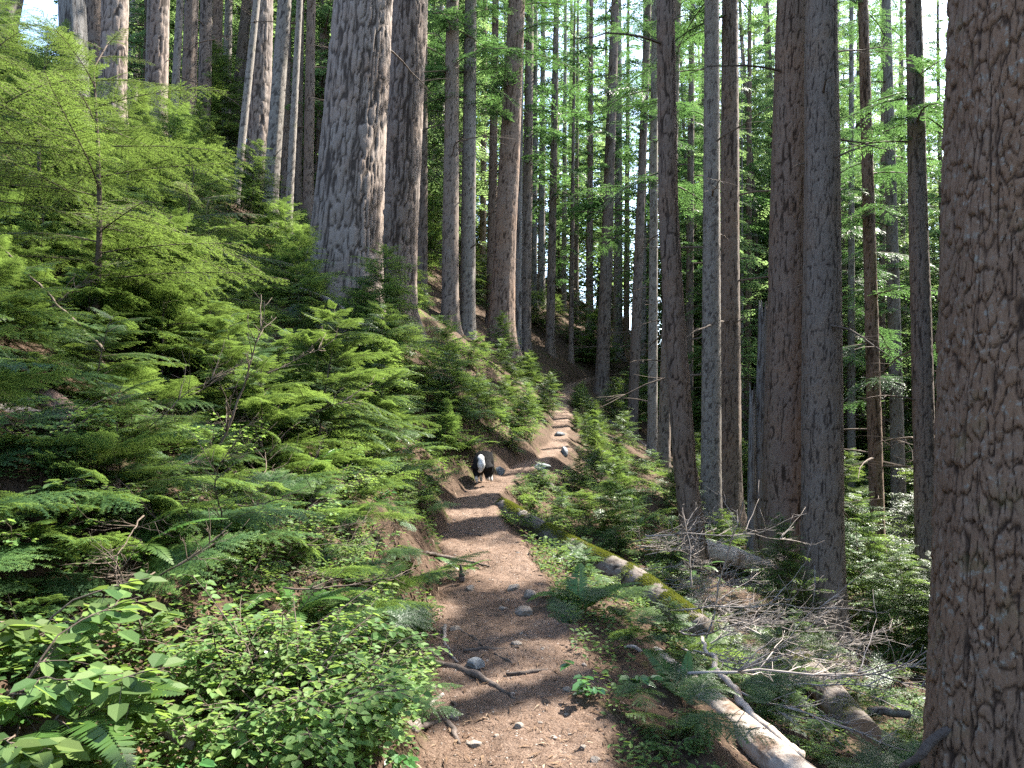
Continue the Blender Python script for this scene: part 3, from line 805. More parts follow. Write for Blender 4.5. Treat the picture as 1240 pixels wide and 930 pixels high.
# ------------------------------------------------------------------ conifers farther off
def far_meshes(seed, H, r, c0, n, Lm, tpl):
    ax = Axis([(0, 0, 0), (.3, .1, H)])
    fo, li = crown_acc(ax, 0, H * c0, H - .2, n, Lm, tpl, tpl, seed, 45, prune=False, shape=.9)
    dead_limbs(li, ax, .4, max(2.0, H * c0), 6, r, seed)
    zs = np.linspace(-.6, H, 20)
    a = Acc(); C = ax(zs); C[:, 0] += .06 * np.sin(zs * .4 + seed)
    a.tube(C, r * (1 - .8 * np.clip(zs / H, 0, 1)) * (1 + .4 * np.exp(-np.maximum(zs, 0) / .5)), 14, t=.7)
    return a.mesh('trunk', M['hem'], True, 'bark'), crown_mesh(fo, li, M['far'])
FAR = [far_meshes(700, 26, .24, .14, 150, 3.5, LOW), far_meshes(701, 22, .17, .08, 150, 3.1, LOW), far_meshes(702, 29, .30, .22, 140, 3.7, LOW), far_meshes(703, 18, .12, .03, 125, 2.8, LOW)]
FARB = [far_meshes(710, 26, .26, .06, 120, 3.8, TINY), far_meshes(711, 21, .18, .03, 120, 3.3, TINY), far_meshes(712, 30, .32, .10, 120, 4.0, TINY)]

def inside(x, y, m=1.0): return y > 1 and abs(x) < .70 * y + m
def far_tree(meshes, x, y, label, group, sc=1.0):
    p = (x, y, gz(x, y))
    r = thing('forest_conifer', label, 'tree', p, (random.gauss(0, .015), random.gauss(0, .015), random.uniform(0, 6.28)), group)
    r.scale = (sc,) * 3
    obj('trunk', meshes[0], r); obj('crown', meshes[1], r)
    return r
g = np.random.default_rng(91)
occ = [(a, b) for a, b, _ in TREES]
cnt = 0
FARLIT = np.array([at(a, b_, c_) for a, b_, c_ in [(700, 410, 36), (720, 360, 42), (760, 420, 46), (660, 390, 38), (640, 300, 42), (560, 340, 36), (830, 430, 40), (780, 360, 46), (1040, 500, 28), (1100, 520, 30), (900, 460, 34), (690, 280, 50), (1060, 330, 30), (930, 300, 40)]])
def in_corridor(x, y, z0):
    for zz in (6, 10, 14, 18, 22, 26):
        d = np.array([x, y, z0 + zz])[None] - FARLIT; t = d @ SUNV
        dd = np.linalg.norm(d - t[:, None] * SUNV[None], axis=1)
        if ((dd < 2.3) & (t > 1.5)).any(): return True
    return False
for k in range(6000):
    y = float(g.uniform(27, 110)); x = float(g.uniform(-.55, .78) * y)
    dmin = (2.0 if x / y < .2 else 1.6) + .018 * y
    if min((x - a) ** 2 + (y - b) ** 2 for a, b in occ) < dmin ** 2: continue
    if abs(x - pathx(y)) < 1.3 and y < 45: continue
    u = x - float(pathx(y))
    if u < -3 and y > 70: continue
    if -.28 < x / y < .13 and y > 42 and g.random() < .6: continue
    if x / y < .20 and in_corridor(x, y, gz(x, y)): continue
    occ.append((x, y))
    if u < 0:
        lab, gr = 'distant conifer crowded on the upper slope behind the marked trunks', 'distant conifers of the upper slope'
    elif x / y > .22:
        lab, gr = 'distant green conifer down the slope, seen past the stout brown trunks', 'distant conifers down the slope'
    else:
        lab, gr = 'distant conifer beyond the end of the trail', 'distant conifers beyond the trail end'
    far_tree(FAR[g.integers(4)] if y < 52 else FARB[g.integers(3)], x, y, lab, gr, float(g.uniform(.8, 1.15)))
    cnt += 1
    if cnt >= 270: break
print('far trees', cnt)
# unseen trees added beside the frame so their crowns shade and dapple the ground
for k, (x, y, c0) in enumerate([q if len(q) == 3 else (*q, .26) for q in [(5.5, -1.5), (8.5, 3.2), (9.5, -3), (12, 7.5), (13.5, 1.5), (17, 12), (16.5, 5.5), (20, 16), (21, 8), (24, 20), (11, -7), (6.5, -6), (15, -4), (17, 0), (25, 13), (28, 22), (22, 3), (26, 8), (30, 28), (19, 9.5), (14, 11.0), (27, 17), (11, 4.8), (15.5, 9), (9.5, 6.0), (12.5, 10), (20, 13), (18, 3), (23, 16), (7.5, 1.2), (10.6, 12.0), (9.3, 10.2, .42), (8.6, 7.6, .44)]]):
    z = gz(x, y); H = 25 + (k * 7) % 6
    ax = Axis([(x, y, z), (x + .2, y, z + H)])
    root = thing('conifer_tree', 'unseen tall conifer added just outside the view to shade the trail', 'tree', (x, y, z), group='unseen conifers added to shade the trail')
    obj('trunk', trunk_mesh(ax, z, z + H, .28, 20, 'hem', 900 + k, origin=np.array([x, y, z])), root)
    fo, li = crown_acc(ax, z, z + H * c0, z + H, 108, 3.7, HIGH, HIGH, 950 + k, 0)
    obj('crown', crown_mesh(fo, li, M['bough']), root, (-x, -y, -z))

# ------------------------------------------------------------------ hemlock saplings of the banks
CLEAR = [(at(a, b_, c_)[:2], at(d_, e_, f_)[:2], r) for a, b_, c_, d_, e_, f_, r in [
    (606, 612, 10.2, 690, 668, 9.2, .22), (690, 668, 9.2, 770, 715, 8.5, .28), (770, 715, 8.5, 850, 790, 7.4, .28),
    (968, 800, 9.2, 1046, 892, 6.7, .34), (1046, 892, 6.7, 1055, 910, 5.9, .34), (795, 795, 6.2, 985, 960, 4.0, .28), (838, 662, 12.9, 930, 690, 12.6, .3), (704, 478, 27.2, 800, 545, 22.3, .3), (-40, 500, 3.55, 135, 552, 4.05, .26)]] + [(ground(70, 905)[:2], ground(75, 860)[:2], .24), (ground(350, 760)[:2], ground(352, 745)[:2], .15)]
def near_tree(x, y, m):
    q = np.array([x, y])
    for a, b_, r in CLEAR:
        t = np.clip((q - a) @ (b_ - a) / ((b_ - a) @ (b_ - a)), 0, 1)
        if np.linalg.norm(q - a - t * (b_ - a)) < r: return True
    return any((x - a) ** 2 + (y - b) ** 2 < (r + m) ** 2 for a, b, r in TREES)
SPOTS = []
def zone(x, y, u):
    if u < 0:
        if y < 6.5: return 'feathery hemlock sapling crowding the steep bank beside the rooty stretch of trail', 'saplings on the near uphill bank'
        if y < 12: return 'hemlock sapling with layered sprays on the bank just uphill of the dog', 'saplings on the bank above the dog'
        if y < 20: return 'hemlock sapling growing under the thick furrowed firs', 'saplings under the thick firs'
        return 'small hemlock sapling on the far uphill slope among the sunlit trunks', 'saplings of the far slope'
    if y < 12: return 'low hemlock sapling on the downhill bank beside the mossy log', 'saplings on the downhill bank'
    if y < 24: return 'low hemlock sapling on the slope below the far trail', 'saplings below the far trail'
    return 'small hemlock sapling beyond the slope edge, among the slim trunks', 'saplings beyond the trail end'
def scatter(n, ylo, yhi, ulo, uhi, mind, hi, sc, seed, tries=6000, power=1.0):
    g = np.random.default_rng(seed); made = 0
    for _ in range(tries):
        y = ylo + (yhi - ylo) * g.random() ** power; u = g.uniform(ulo, uhi); x = float(pathx(y)) + u
        if not inside(x, y, .8): continue
        if near_tree(x, y, .10 + .01 * y): continue
        if min([(x - a) ** 2 + (y - b) ** 2 for a, b in SPOTS] or [9]) < mind ** 2: continue
        s = float(g.uniform(*sc))
        SPOTS.append((x, y))
        pool = SAP_HI if y < hi else SAP_MID
        lab, gr = zone(x, y, u)
        sapling(pool[g.integers(len(pool))], (x, y, gz(x, y) - .03), float(g.uniform(0, 6.28)), s, lab, gr, tilt=(float(g.normal(0, .08)), float(g.normal(-.05 if u < 0 else .05, .08))))
        made += 1
        if made >= n: break
    print('saplings', seed, made)
scatter(44, 3.7, 8.5, -4.8, -1.05, .36, 9, (.5, .95), 201)
scatter(62, 8.0, 15, -9, -.95, .58, 11, (.5, .9), 202)
scatter(66, 14, 26, -14, -.9, .80, 11, (.36, .68), 203)
scatter(26, 25, 45, -16, -1.2, 1.3, 10, (1.0, 1.7), 204)
scatter(26, 6.0, 13, .95, 4.8, .65, 11, (.30, .58), 205)
scatter(56, 12, 26, .8, 10, .8, 10, (.32, .70), 206)
scatter(30, 24, 44, 1.2, 22, 1.5, 10, (.9, 1.7), 207)

scatter(22, 11.5, 27, -1.2, -.34, .55, 10, (.28, .5), 208)
scatter(26, 11.5, 27, .32, 1.3, .55, 10, (.22, .42), 209)

# the bigger young hemlocks whose layered branches fill the upper slope
YOUNG = [sapling_meshes('young%d' % k, H, L, n, HIL, 140 + k, el0=-.04, wall=True, thick=.030, bare=.22, tplL=1.5) for k, (H, L, n) in enumerate([(2.5, 1.75, 28), (1.9, 1.5, 22)])]
for k, (px, py, Y, mi, rz, sc, lab) in enumerate([
        (112, 425, 5.6, 0, .3, 1.0, 'young hemlock with wide flat sprays in front of the broken snag'),
        (-40, 330, 5.2, 1, 2.0, 1.05, 'young hemlock at the edge of the picture, uphill of the fallen log'),
        (225, 430, 7.2, 0, 4.0, .8, 'young hemlock with lime green layered sprays below the furrowed sunlit trunk'),
        (50, 280, 8.0, 0, 5.1, .9, 'young hemlock behind the one in front of the broken snag'),
        (255, 350, 10.0, 1, 1.2, .9, 'young hemlock under the dark leaning speckled trunk'),
        (150, 270, 11.5, 0, .9, .7, 'young hemlock high on the bank below the sunlit brown trunk'),
        (5, 190, 12.0, 0, 3.3, .9, 'young bushy hemlock below the half hidden grey trunk')]):
    p = at(px, py, Y)
    sapling(YOUNG[mi], (p[0], p[1], gz(p[0], p[1]) - .05), rz, sc, lab, None, 'young_hemlock', 'young tree')
for k, (px, Y, mi, sc, lab) in enumerate([(1040, 14, 3, .9, 'dark young hemlock at the foot of the brown trunk with drooping limbs'), (1085, 12.5, 3, .8, 'young hemlock with bare lower stems beside the huge trunk'),
        (1120, 17, 3, 1.2, 'young hemlock beneath the smooth grey trunk down the slope'), (1020, 19, 3, 1.1, 'young hemlock in the gap just past the twin stout trunks'),
        (985, 9.3, 0, .55, 'bright little hemlock in front of the twin stout trunks'), (905, 19, 3, .8, 'young hemlock behind the grey split snag'), (1075, 24, 3, 1.4, 'tall young hemlock deep in the green gap'),
        (640, 22, 2, .62, 'lime green backlit young hemlock below the bright trail trunk'), (610, 20, 2, .5, 'lime green young hemlock uphill of the trail bend'), (670, 25, 2, .55, 'lime green hemlock leaning over the far trail'), (720, 36, 3, 1.2, 'bright young hemlock behind the end of the trail')]):
    x = (px - 620) / 931 * Y
    sapling(SAP_MID[mi], (x, Y, gz(x, Y) - .05), k * 1.7, sc, lab, None, 'young_hemlock', 'young tree')

g = np.random.default_rng(333); made = 0
while made < 38:
    y = float(g.uniform(26, 50)); x = float(g.uniform(.03, .62) * y)
    if abs(x - pathx(y)) < 1.2 and y < 34 or near_tree(x, y, .5): continue
    sapling(SAP_MID[2 + int(g.integers(2))], (x, y, gz(x, y) - .1), float(g.uniform(0, 6.28)), float(g.uniform(.7, 1.4)), 'young hemlock filling the space between the far trunks', 'young hemlocks between the far trunks', 'young_hemlock', 'young tree'); made += 1

# ------------------------------------------------------------------ leafy shrubs
def leaf_tris(P, d, up, L, W, fold=.18):
    """pointed oval leaves at P along d (n,3)"""
    s = unit(np.cross(d, up)); n = unit(np.cross(s, d))
    L = L[:, None]; W = W[:, None]
    a = P; b = P + d * L
    l1 = P + d * L * .26 + s * W * .50 + n * W * fold; l2 = P + d * L * .70 + s * W * .45 + n * W * fold
    r1 = P + d * L * .26 - s * W * .50 + n * W * fold; r2 = P + d * L * .70 - s * W * .45 + n * W * fold
    m = P + d * L * .5
    return np.concatenate([np.stack(q, 1) for q in ((a, l1, m), (l1, l2, m), (l2, b, m), (a, m, r1), (r1, m, r2), (r2, m, b))])
def shrub_meshes(name, H, spread, nst, leafL, per, seed, mat='leaf', ratio=.62):
    g = np.random.default_rng(seed); st, lf = Acc(), Acc()
    for k in range(nst):
        az = g.uniform(0, 6.28); le = g.uniform(.55, 1.0)
        s = np.linspace(0, 1, 7)
        out = spread * le * s ** 1.3
        P = np.stack([np.cos(az) * out, np.sin(az) * out, H * le * (s - .25 * s ** 3)], -1) + np.cumsum(g.normal(0, .012, (7, 3)), 0)
        st.tube(P, np.linspace(.0045, .0012, 7), 4, cap=False)
        for q in range(per):
            f = g.uniform(.25, 1.0); b0 = np.array([np.interp(f, s, P[:, i]) for i in range(3)])
            a2 = az + g.choice([-1, 1]) * g.uniform(.3, 1.3); l2 = g.uniform(.08, .28) * (1.3 - f) * (H + spread)
            d = np.array([math.cos(a2), math.sin(a2), g.uniform(-.1, .35)])
            t = np.linspace(0, 1, 5); Q = b0 + d * (t * l2)[:, None]; Q[:, 2] -= .25 * l2 * t ** 2
            st.tube(Q, np.linspace(.002, .0007, 5), 3, cap=False)
            n = max(3, int(l2 / (leafL * .55)))
            tt = np.linspace(.12, 1, n); LP = np.stack([np.interp(tt, t, Q[:, i]) for i in range(3)], -1)
            sd = np.where(np.arange(n) % 2, 1, -1)
            ang = a2 + sd * g.uniform(.6, 1.1, n); ang[-1] = a2
            D = unit(np.stack([np.cos(ang), np.sin(ang), g.uniform(-.45, .15, n)], -1))
            up = unit(np.stack([g.normal(0, .25, n), g.normal(0, .25, n), np.ones(n)], -1))
            LL = leafL * g.uniform(.6, 1.1, n)
            T = leaf_tris(LP, D, up, LL, LL * ratio)
            lf.tris(T, np.tile(np.clip(g.normal(.5, .18, n) + .15 * g.normal(), 0, 1), 6))
    return st.mesh(name + '_stem', M['twig'], True), lf.mesh(name + '_foliage', M[mat])
SHR = [shrub_meshes('shrub0', .46, .44, 15, .042, 11, 301, ratio=.72), shrub_meshes('shrub1', .32, .38, 13, .036, 10, 302, ratio=.72), shrub_meshes('shrub2', .62, .52, 16, .040, 12, 303, ratio=.70)]
BROAD = [shrub_meshes('broad0', .55, .40, 6, .075, 5, 311, ratio=.55), shrub_meshes('broad1', .32, .26, 5, .060, 4, 312, ratio=.6)]
BROAD.append(shrub_meshes('broad2', .26, .34, 8, .085, 6, 313, ratio=.56))
GLOSS = [shrub_meshes('gloss0', .24, .22, 5, .085, 3, 321, 'glossy', .58), shrub_meshes('gloss1', .30, .30, 6, .060, 4, 322, 'glossy', .6)]
def shrub(ms, x, y, sc, label, group=None, name='leafy_shrub', cat='shrub', rz=None):
    r = thing(name, label, cat, (x, y, gz(x, y) - .02), (random.gauss(0, .08), random.gauss(0, .08), random.uniform(0, 6.28) if rz is None else rz), group)
    r.scale = (sc,) * 3
    obj('stem', ms[0], r); obj('foliage', ms[1], r)
    return r
def shrub_px(ms, px, py, sc, label, group=None, Y=None, **k):
    p = ground(px, py) if Y is None else at(px, py, Y)
    return shrub(ms, p[0], p[1], sc, label, group, **k)
G1 = 'round leaved bushes at the foot of the uphill bank'
for px, py, sc in [(340, 915, 1.1), (400, 895, 1.0), (300, 930, 1.0), (430, 860, .8), (370, 860, .95), (250, 925, .9), (450, 830, .65), (325, 850, .9), (390, 820, .8), (280, 860, .9), (430, 910, .7)]:
    shrub_px(SHR[random.randrange(3)], px, py, sc, 'round leaved huckleberry bush with pale green leaves at the foot of the bank', G1)
shrub_px(BROAD[2], 45, 925, .9, 'broad leaved bush overhanging the corner with big pale leaves', name='broad_leaf_shrub')
shrub_px(BROAD[2], 5, 850, 1.0, 'second broad leaved bush at the very corner above the fern', name='broad_leaf_shrub')
shrub_px(BROAD[2], 25, 915, 1.0, 'broad leaved bush beneath the corner fern', name='broad_leaf_shrub')
shrub_px(BROAD[2], 20, 790, 1.1, 'broad leaved bush at the edge just uphill of the corner fern', name='broad_leaf_shrub')
shrub_px(BROAD[2], 120, 790, .8, 'small broad leaved bush just past the corner fern', name='broad_leaf_shrub')
shrub_px(BROAD[1], 170, 800, 1.0, 'broad leaved bush above the dead lichen covered branch', name='broad_leaf_shrub', Y=2.6)
for px, py, sc in [(95, 640, .8), (20, 690, .9), (150, 690, .8)]:
    shrub_px(SHR[1], px, py, sc, 'round leaved bush among the rotting logs of the near bank', 'bushes among the rotting logs')
shrub_px(BROAD[1], 65, 720, 1.1, 'broad leaved bush in shade uphill of the corner fern', name='broad_leaf_shrub', Y=3.2)
shrub_px(GLOSS[0], 462, 925, .7, 'glossy dark salal sprig at the inner edge of the trail', name='salal_plant', cat='plant')
shrub_px(GLOSS[0], 190, 925, .6, 'glossy dark salal sprig below the dead lichen covered branch', name='salal_plant', cat='plant', Y=2.15)
shrub_px(GLOSS[0], 733, 842, 1.0, 'long leaved green plant on the outer edge of the trail', name='lily_plant', cat='plant')
g = np.random.default_rng(77); c = 0
while c < 95:
    y = 3.2 + 12 * g.random() ** 1.3; u = -float(g.uniform(.50, 2.0)) - .1 * y * g.random(); x = float(pathx(y)) + u
    if not inside(x, y, .3) or near_tree(x, y, .1) or y < 2.4: continue
    shrub((SHR + [GLOSS[1]])[g.integers(4)], x, y, float(g.uniform(.4, .85)), 'small leafy bush in the thicket along the uphill trail edge', 'leafy bushes along the uphill trail edge'); c += 1
c = 0
while c < 80:
    y = 4.2 + 15 * g.random() ** 1.2; u = float(g.uniform(.72, 4.2)) ; x = float(pathx(y)) + u
    if not inside(x, y, .2) or near_tree(x, y, .1): continue
    shrub((SHR)[g.integers(3)], x, y, float(g.uniform(.28, .55) if y < 8.5 else g.uniform(.4, .8)), 'small leafy bush among the dead branches of the downhill bank', 'leafy bushes on the downhill bank'); c += 1
for px, py, sc in [(640, 615, .8), (655, 590, .75), (628, 640, .6), (660, 640, .7), (632, 600, .5)]:
    shrub_px(SHR[2], px, py, sc, 'bright leafy bush at the trail edge just past the dog', 'bright bushes past the dog')
for px, py, sc in [(1000, 905, .55), (975, 915, .5), (1095, 850, .9), (1110, 895, .8), (1075, 815, .9), (820, 905, .6)]:
    shrub_px(SHR[1], px, py, sc, 'sunlit pale leafy bush around the sawn log end', 'bushes around the sawn log end')

# ------------------------------------------------------------------ sword ferns
def frond_mesh(L, seed, mat='fern', wid=.16, curl=.9, n=34):
    g = np.random.default_rng(seed); fo = Acc(); s = np.linspace(0, 1, 14)
    cur = lambda s: np.stack([L * (s * .95 - .12 * s ** 2 * curl), .05 * L * np.sin(2 * s) * g.normal(0, .01 + .3), L * (.75 * s - .62 * curl * s ** 2)], -1)
    P = cur(s); st = Acc(); st.tube(P, np.linspace(.0032, .0010, 14), 4, cap=False)
    t = np.linspace(.12, .985, n); Q = np.stack([np.interp(t, s, P[:, i]) for i in range(3)], -1)
    tg = unit(np.gradient(Q, axis=0)); sd = unit(np.stack([-tg[:, 1], tg[:, 0], 0 * t], -1)); up = np.cross(tg, sd)
    ln = wid * L * np.minimum(1, (t - .05) / .18) * (1 - t ** 2.2) ** .8 + .004
    for k in (-1, 1):
        D = unit(sd * k + tg * .35 - np.abs(up) * .0 + np.stack([0 * t, 0 * t, g.normal(-.15, .06, n)], -1))
        W = np.full(n, L / n * .95)
        b = Q + D * ln[:, None]
        m1 = Q + D * (ln * .15)[:, None] + tg * W[:, None] * .5; m2 = Q + D * (ln * .15)[:, None] - tg * W[:, None] * .5
        m3 = Q + D * (ln * .7)[:, None] + tg * W[:, None] * .36; m4 = Q + D * (ln * .7)[:, None] - tg * W[:, None] * .30
        tt = np.tile(np.clip(.45 + .3 * t + g.normal(0, .05, n), 0, 1), 4)
        fo.tris(np.concatenate([np.stack(q, 1) for q in ((Q, m1, m2), (m1, m3, m2), (m2, m3, m4), (m3, b, m4))]), tt)
    nf = sum(len(f) for f in fo.f)
    fo.v += st.v; fo.t += st.t; fo.f += [f + fo.n for f in st.f]
    me = fo.mesh('frond', M[mat]); me.materials.append(M['twig'])
    return me
FRO = [frond_mesh(1.0, 401 + k, curl=c_) for k, c_ in enumerate((.75, 1.0, 1.25))]
DRY = frond_mesh(1.0, 409, 'dryfern', .13, 1.6)
def fern(px, py, n, L, label, Y=None, azs=None, ndry=0, el=0.0):
    p = ground(px, py) if Y is None else at(px, py, Y)
    r = thing('sword_fern', label, 'fern', (p[0], p[1], gz(p[0], p[1]) - .02), group=None)
    for k in range(n + ndry):
        az = (azs[k] if azs and k < len(azs) else k * 6.283 / n + random.uniform(-.3, .3))
        f = obj('frond', FRO[k % 3] if k < n else DRY, r, (0, 0, 0), (random.gauss(0, .12), random.gauss(-el, .18) + (.9 if k >= n else 0), az), L * random.uniform(.75, 1.1))
        if k >= n: f['label'] = 'withered brown frond'
    return r
fern(72, 872, 8, .50, 'sword fern in the corner with green fronds over withered brown ones', azs=[-.2, -.7, .3, -1.2, 1.2, 2.4, 3.6, -1.9], ndry=5)
fern(352, 745, 8, .50, 'dark sword fern drooping from the bank beside the roots', azs=[-.6, -1.2, -1.8, -2.4, .2, .9, 2, 3])
fern(700, 742, 9, .60, 'sword fern with upright fronds at the outer trail edge above the stones', azs=[-.1, .35, .8, 1.4, 2.0, 2.6, 1.7, -.7, 3.5], el=.25)
fern(130, 745, 6, .55, 'sword fern with broad level fronds in the shade of the bank', Y=3.2, azs=[.1, .7, -.5, 1.5, 2.6, 3.8])
fern(828, 850, 4, .45, 'small sword fern with one bright upright frond beside the white log', azs=[1.2, 2.2, -.5, .4], el=.5)
fern(375, 585, 7, .6, 'sword fern on the bank under the layered hemlock sprays')
fern(560, 690, 6, .35, 'little sword fern at the inner trail edge below the dog')
fern(840, 690, 8, .6, 'sword fern under the curved trunk by the mossy log', el=.1)
fern(770, 640, 8, .55, 'sword fern in the green slope uphill of the curved trunk')
fern(45, 655, 7, .45, 'sword fern below the old lichen spotted log')
fern(560, 545, 7, .7, 'sword fern in the shaded hollow uphill of the dog')

# ------------------------------------------------------------------ ground cover and litter (uncountable)
def cover(name, n, ulo, uhi, ylo, yhi, Ls, seed, label, mat, hmax, power=1.5):
    g = np.random.default_rng(seed)
    y = ylo + (yhi - ylo) * g.random(n) ** power; sgn = 1 if uhi > 0 else -1
    u = g.uniform(ulo, uhi, n); x = pathx(y) + u
    dens = fbm(x * .9, y * .9, seed=seed, oct=3)
    k = (dens > g.uniform(-.45, .45, n)) & (np.abs(x) < .68 * y + .5)
    for a_, b_, r_ in CLEAR:
        t_ = np.clip(((x - a_[0]) * (b_[0] - a_[0]) + (y - a_[1]) * (b_[1] - a_[1])) / ((b_ - a_) @ (b_ - a_)), 0, 1)
        k &= np.hypot(x - a_[0] - t_ * (b_[0] - a_[0]), y - a_[1] - t_ * (b_[1] - a_[1])) > r_ * .55
    x, y = x[k], y[k]; m = len(x)
    z = terrain(x, y)
    A = Acc()
    for j in range(3):
        az = g.uniform(0, 6.28, m)
        L = g.uniform(Ls[0], Ls[1], m) * (1 + .05 * y)
        h = g.uniform(.0, hmax, m)
        P = np.stack([x + g.normal(0, .02, m), y + g.normal(0, .02, m), z + h], -1)
        D = unit(np.stack([np.cos(az), np.sin(az), g.uniform(-.2, .4, m)], -1)); up = unit(np.stack([g.normal(0, .3, m), g.normal(0, .3, m), np.ones(m)], -1))
        T = leaf_tris(P, D, up, L, L * g.uniform(.45, .7, m))
        A.tris(T, np.tile(np.clip(g.normal(.5, .2, m), 0, 1), 6))
    tag(obj(name, A.mesh(name, M[mat])), label, kind='stuff')
cover('ground_cover', 60000, -7, -.45, 2.0, 20, (.014, .036), 601, 'small leaved ground cover on the uphill bank', 'cover', .10)
cover('ground_cover', 50000, .48, 8, 3.0, 22, (.014, .038), 602, 'small leaved ground cover on the downhill bank', 'cover', .12)

def undergrowth(n, ulo, uhi, ylo, yhi, seed, label, power=1.5):
    """low sprays of seedling conifers and moss that knit the banks together"""
    g = np.random.default_rng(seed); A = Acc(); made = 0
    while made < n:
        y = ylo + (yhi - ylo) * g.random() ** power; u = g.uniform(ulo, uhi); x = float(pathx(y)) + u
        if not inside(x, y, .5) or near_tree(x, y, .05): continue
        tp = HI if y < 7 else MID
        put(A, None, tp[g.integers(4)], np.array([x, y, gz(x, y) + g.uniform(.0, .16)]), g.uniform(0, 6.28), g.uniform(.05, .5), g.normal(0, .25), g.uniform(.28, .75), g.normal(0, .14)); made += 1
    tag(obj('undergrowth', A.mesh('undergrowth', M['hemlock'])), label, kind='stuff')
undergrowth(1100, -6, -.46, 3.3, 16, 651, 'low tangle of conifer seedlings and moss on the uphill bank')
undergrowth(110, -3.8, -1.5, 2.3, 4.2, 653, 'low conifer seedlings between the rotting logs on the near bank', 1.0)
undergrowth(480, .52, 7, 3.8, 20, 652, 'low tangle of conifer seedlings and moss on the downhill bank')

def litter(n, ulo, uhi, ylo, yhi, seed, lo, hi, label):
    g = np.random.default_rng(seed)
    y = ylo + (yhi - ylo) * g.random(n) ** 1.6; x = pathx(y) + g.uniform(ulo, uhi, n)
    k = np.abs(x) < .68 * y + .4; x, y = x[k], y[k]; n = len(x)
    az = g.uniform(0, 6.28, n); L = g.uniform(lo, hi, n) ** 1.0 * g.uniform(.4, 1, n); W = np.maximum(.0018, L * g.uniform(.05, .22, n))
    dx, dy = np.cos(az) * L * .5, np.sin(az) * L * .5
    ax_, ay, bx, by = x - dx, y - dy, x + dx, y + dy
    za, zb, zc = terrain(ax_, ay) + .004, terrain(bx, by) + .005, terrain(x, y) + .010
    A_ = np.stack([ax_, ay, za], -1); B_ = np.stack([bx, by, zb], -1); C_ = np.stack([x, y, np.maximum(zc, (za + zb) / 2 + .004)], -1)
    s = np.stack([-np.sin(az) * W * .5, np.cos(az) * W * .5, 0 * az], -1)
    T = np.concatenate([np.stack([A_, C_ - s, C_ + s], 1), np.stack([C_ - s, B_, C_ + s], 1)])
    A = Acc(); A.tris(T, np.tile(g.beta(1.6, 1.8, n), 2))
    tag(obj('litter', A.mesh('litter', M['litter'])), label, kind='stuff')
litter(60000, -.7, .75, 2.6, 13, 611, .006, .028, 'needles, bark flakes and bits of twig strewn over the trail')
litter(4200, -.65, .7, 2.6, 12, 614, .03, .09, 'bits of stick and bark lying on the trail')
litter(22000, -6, -.4, 1.4, 14, 612, .02, .11, 'dead needles and twigs on the uphill bank')
litter(16000, .5, 6, 2.8, 15, 613, .02, .13, 'dead needles and twigs on the downhill bank')

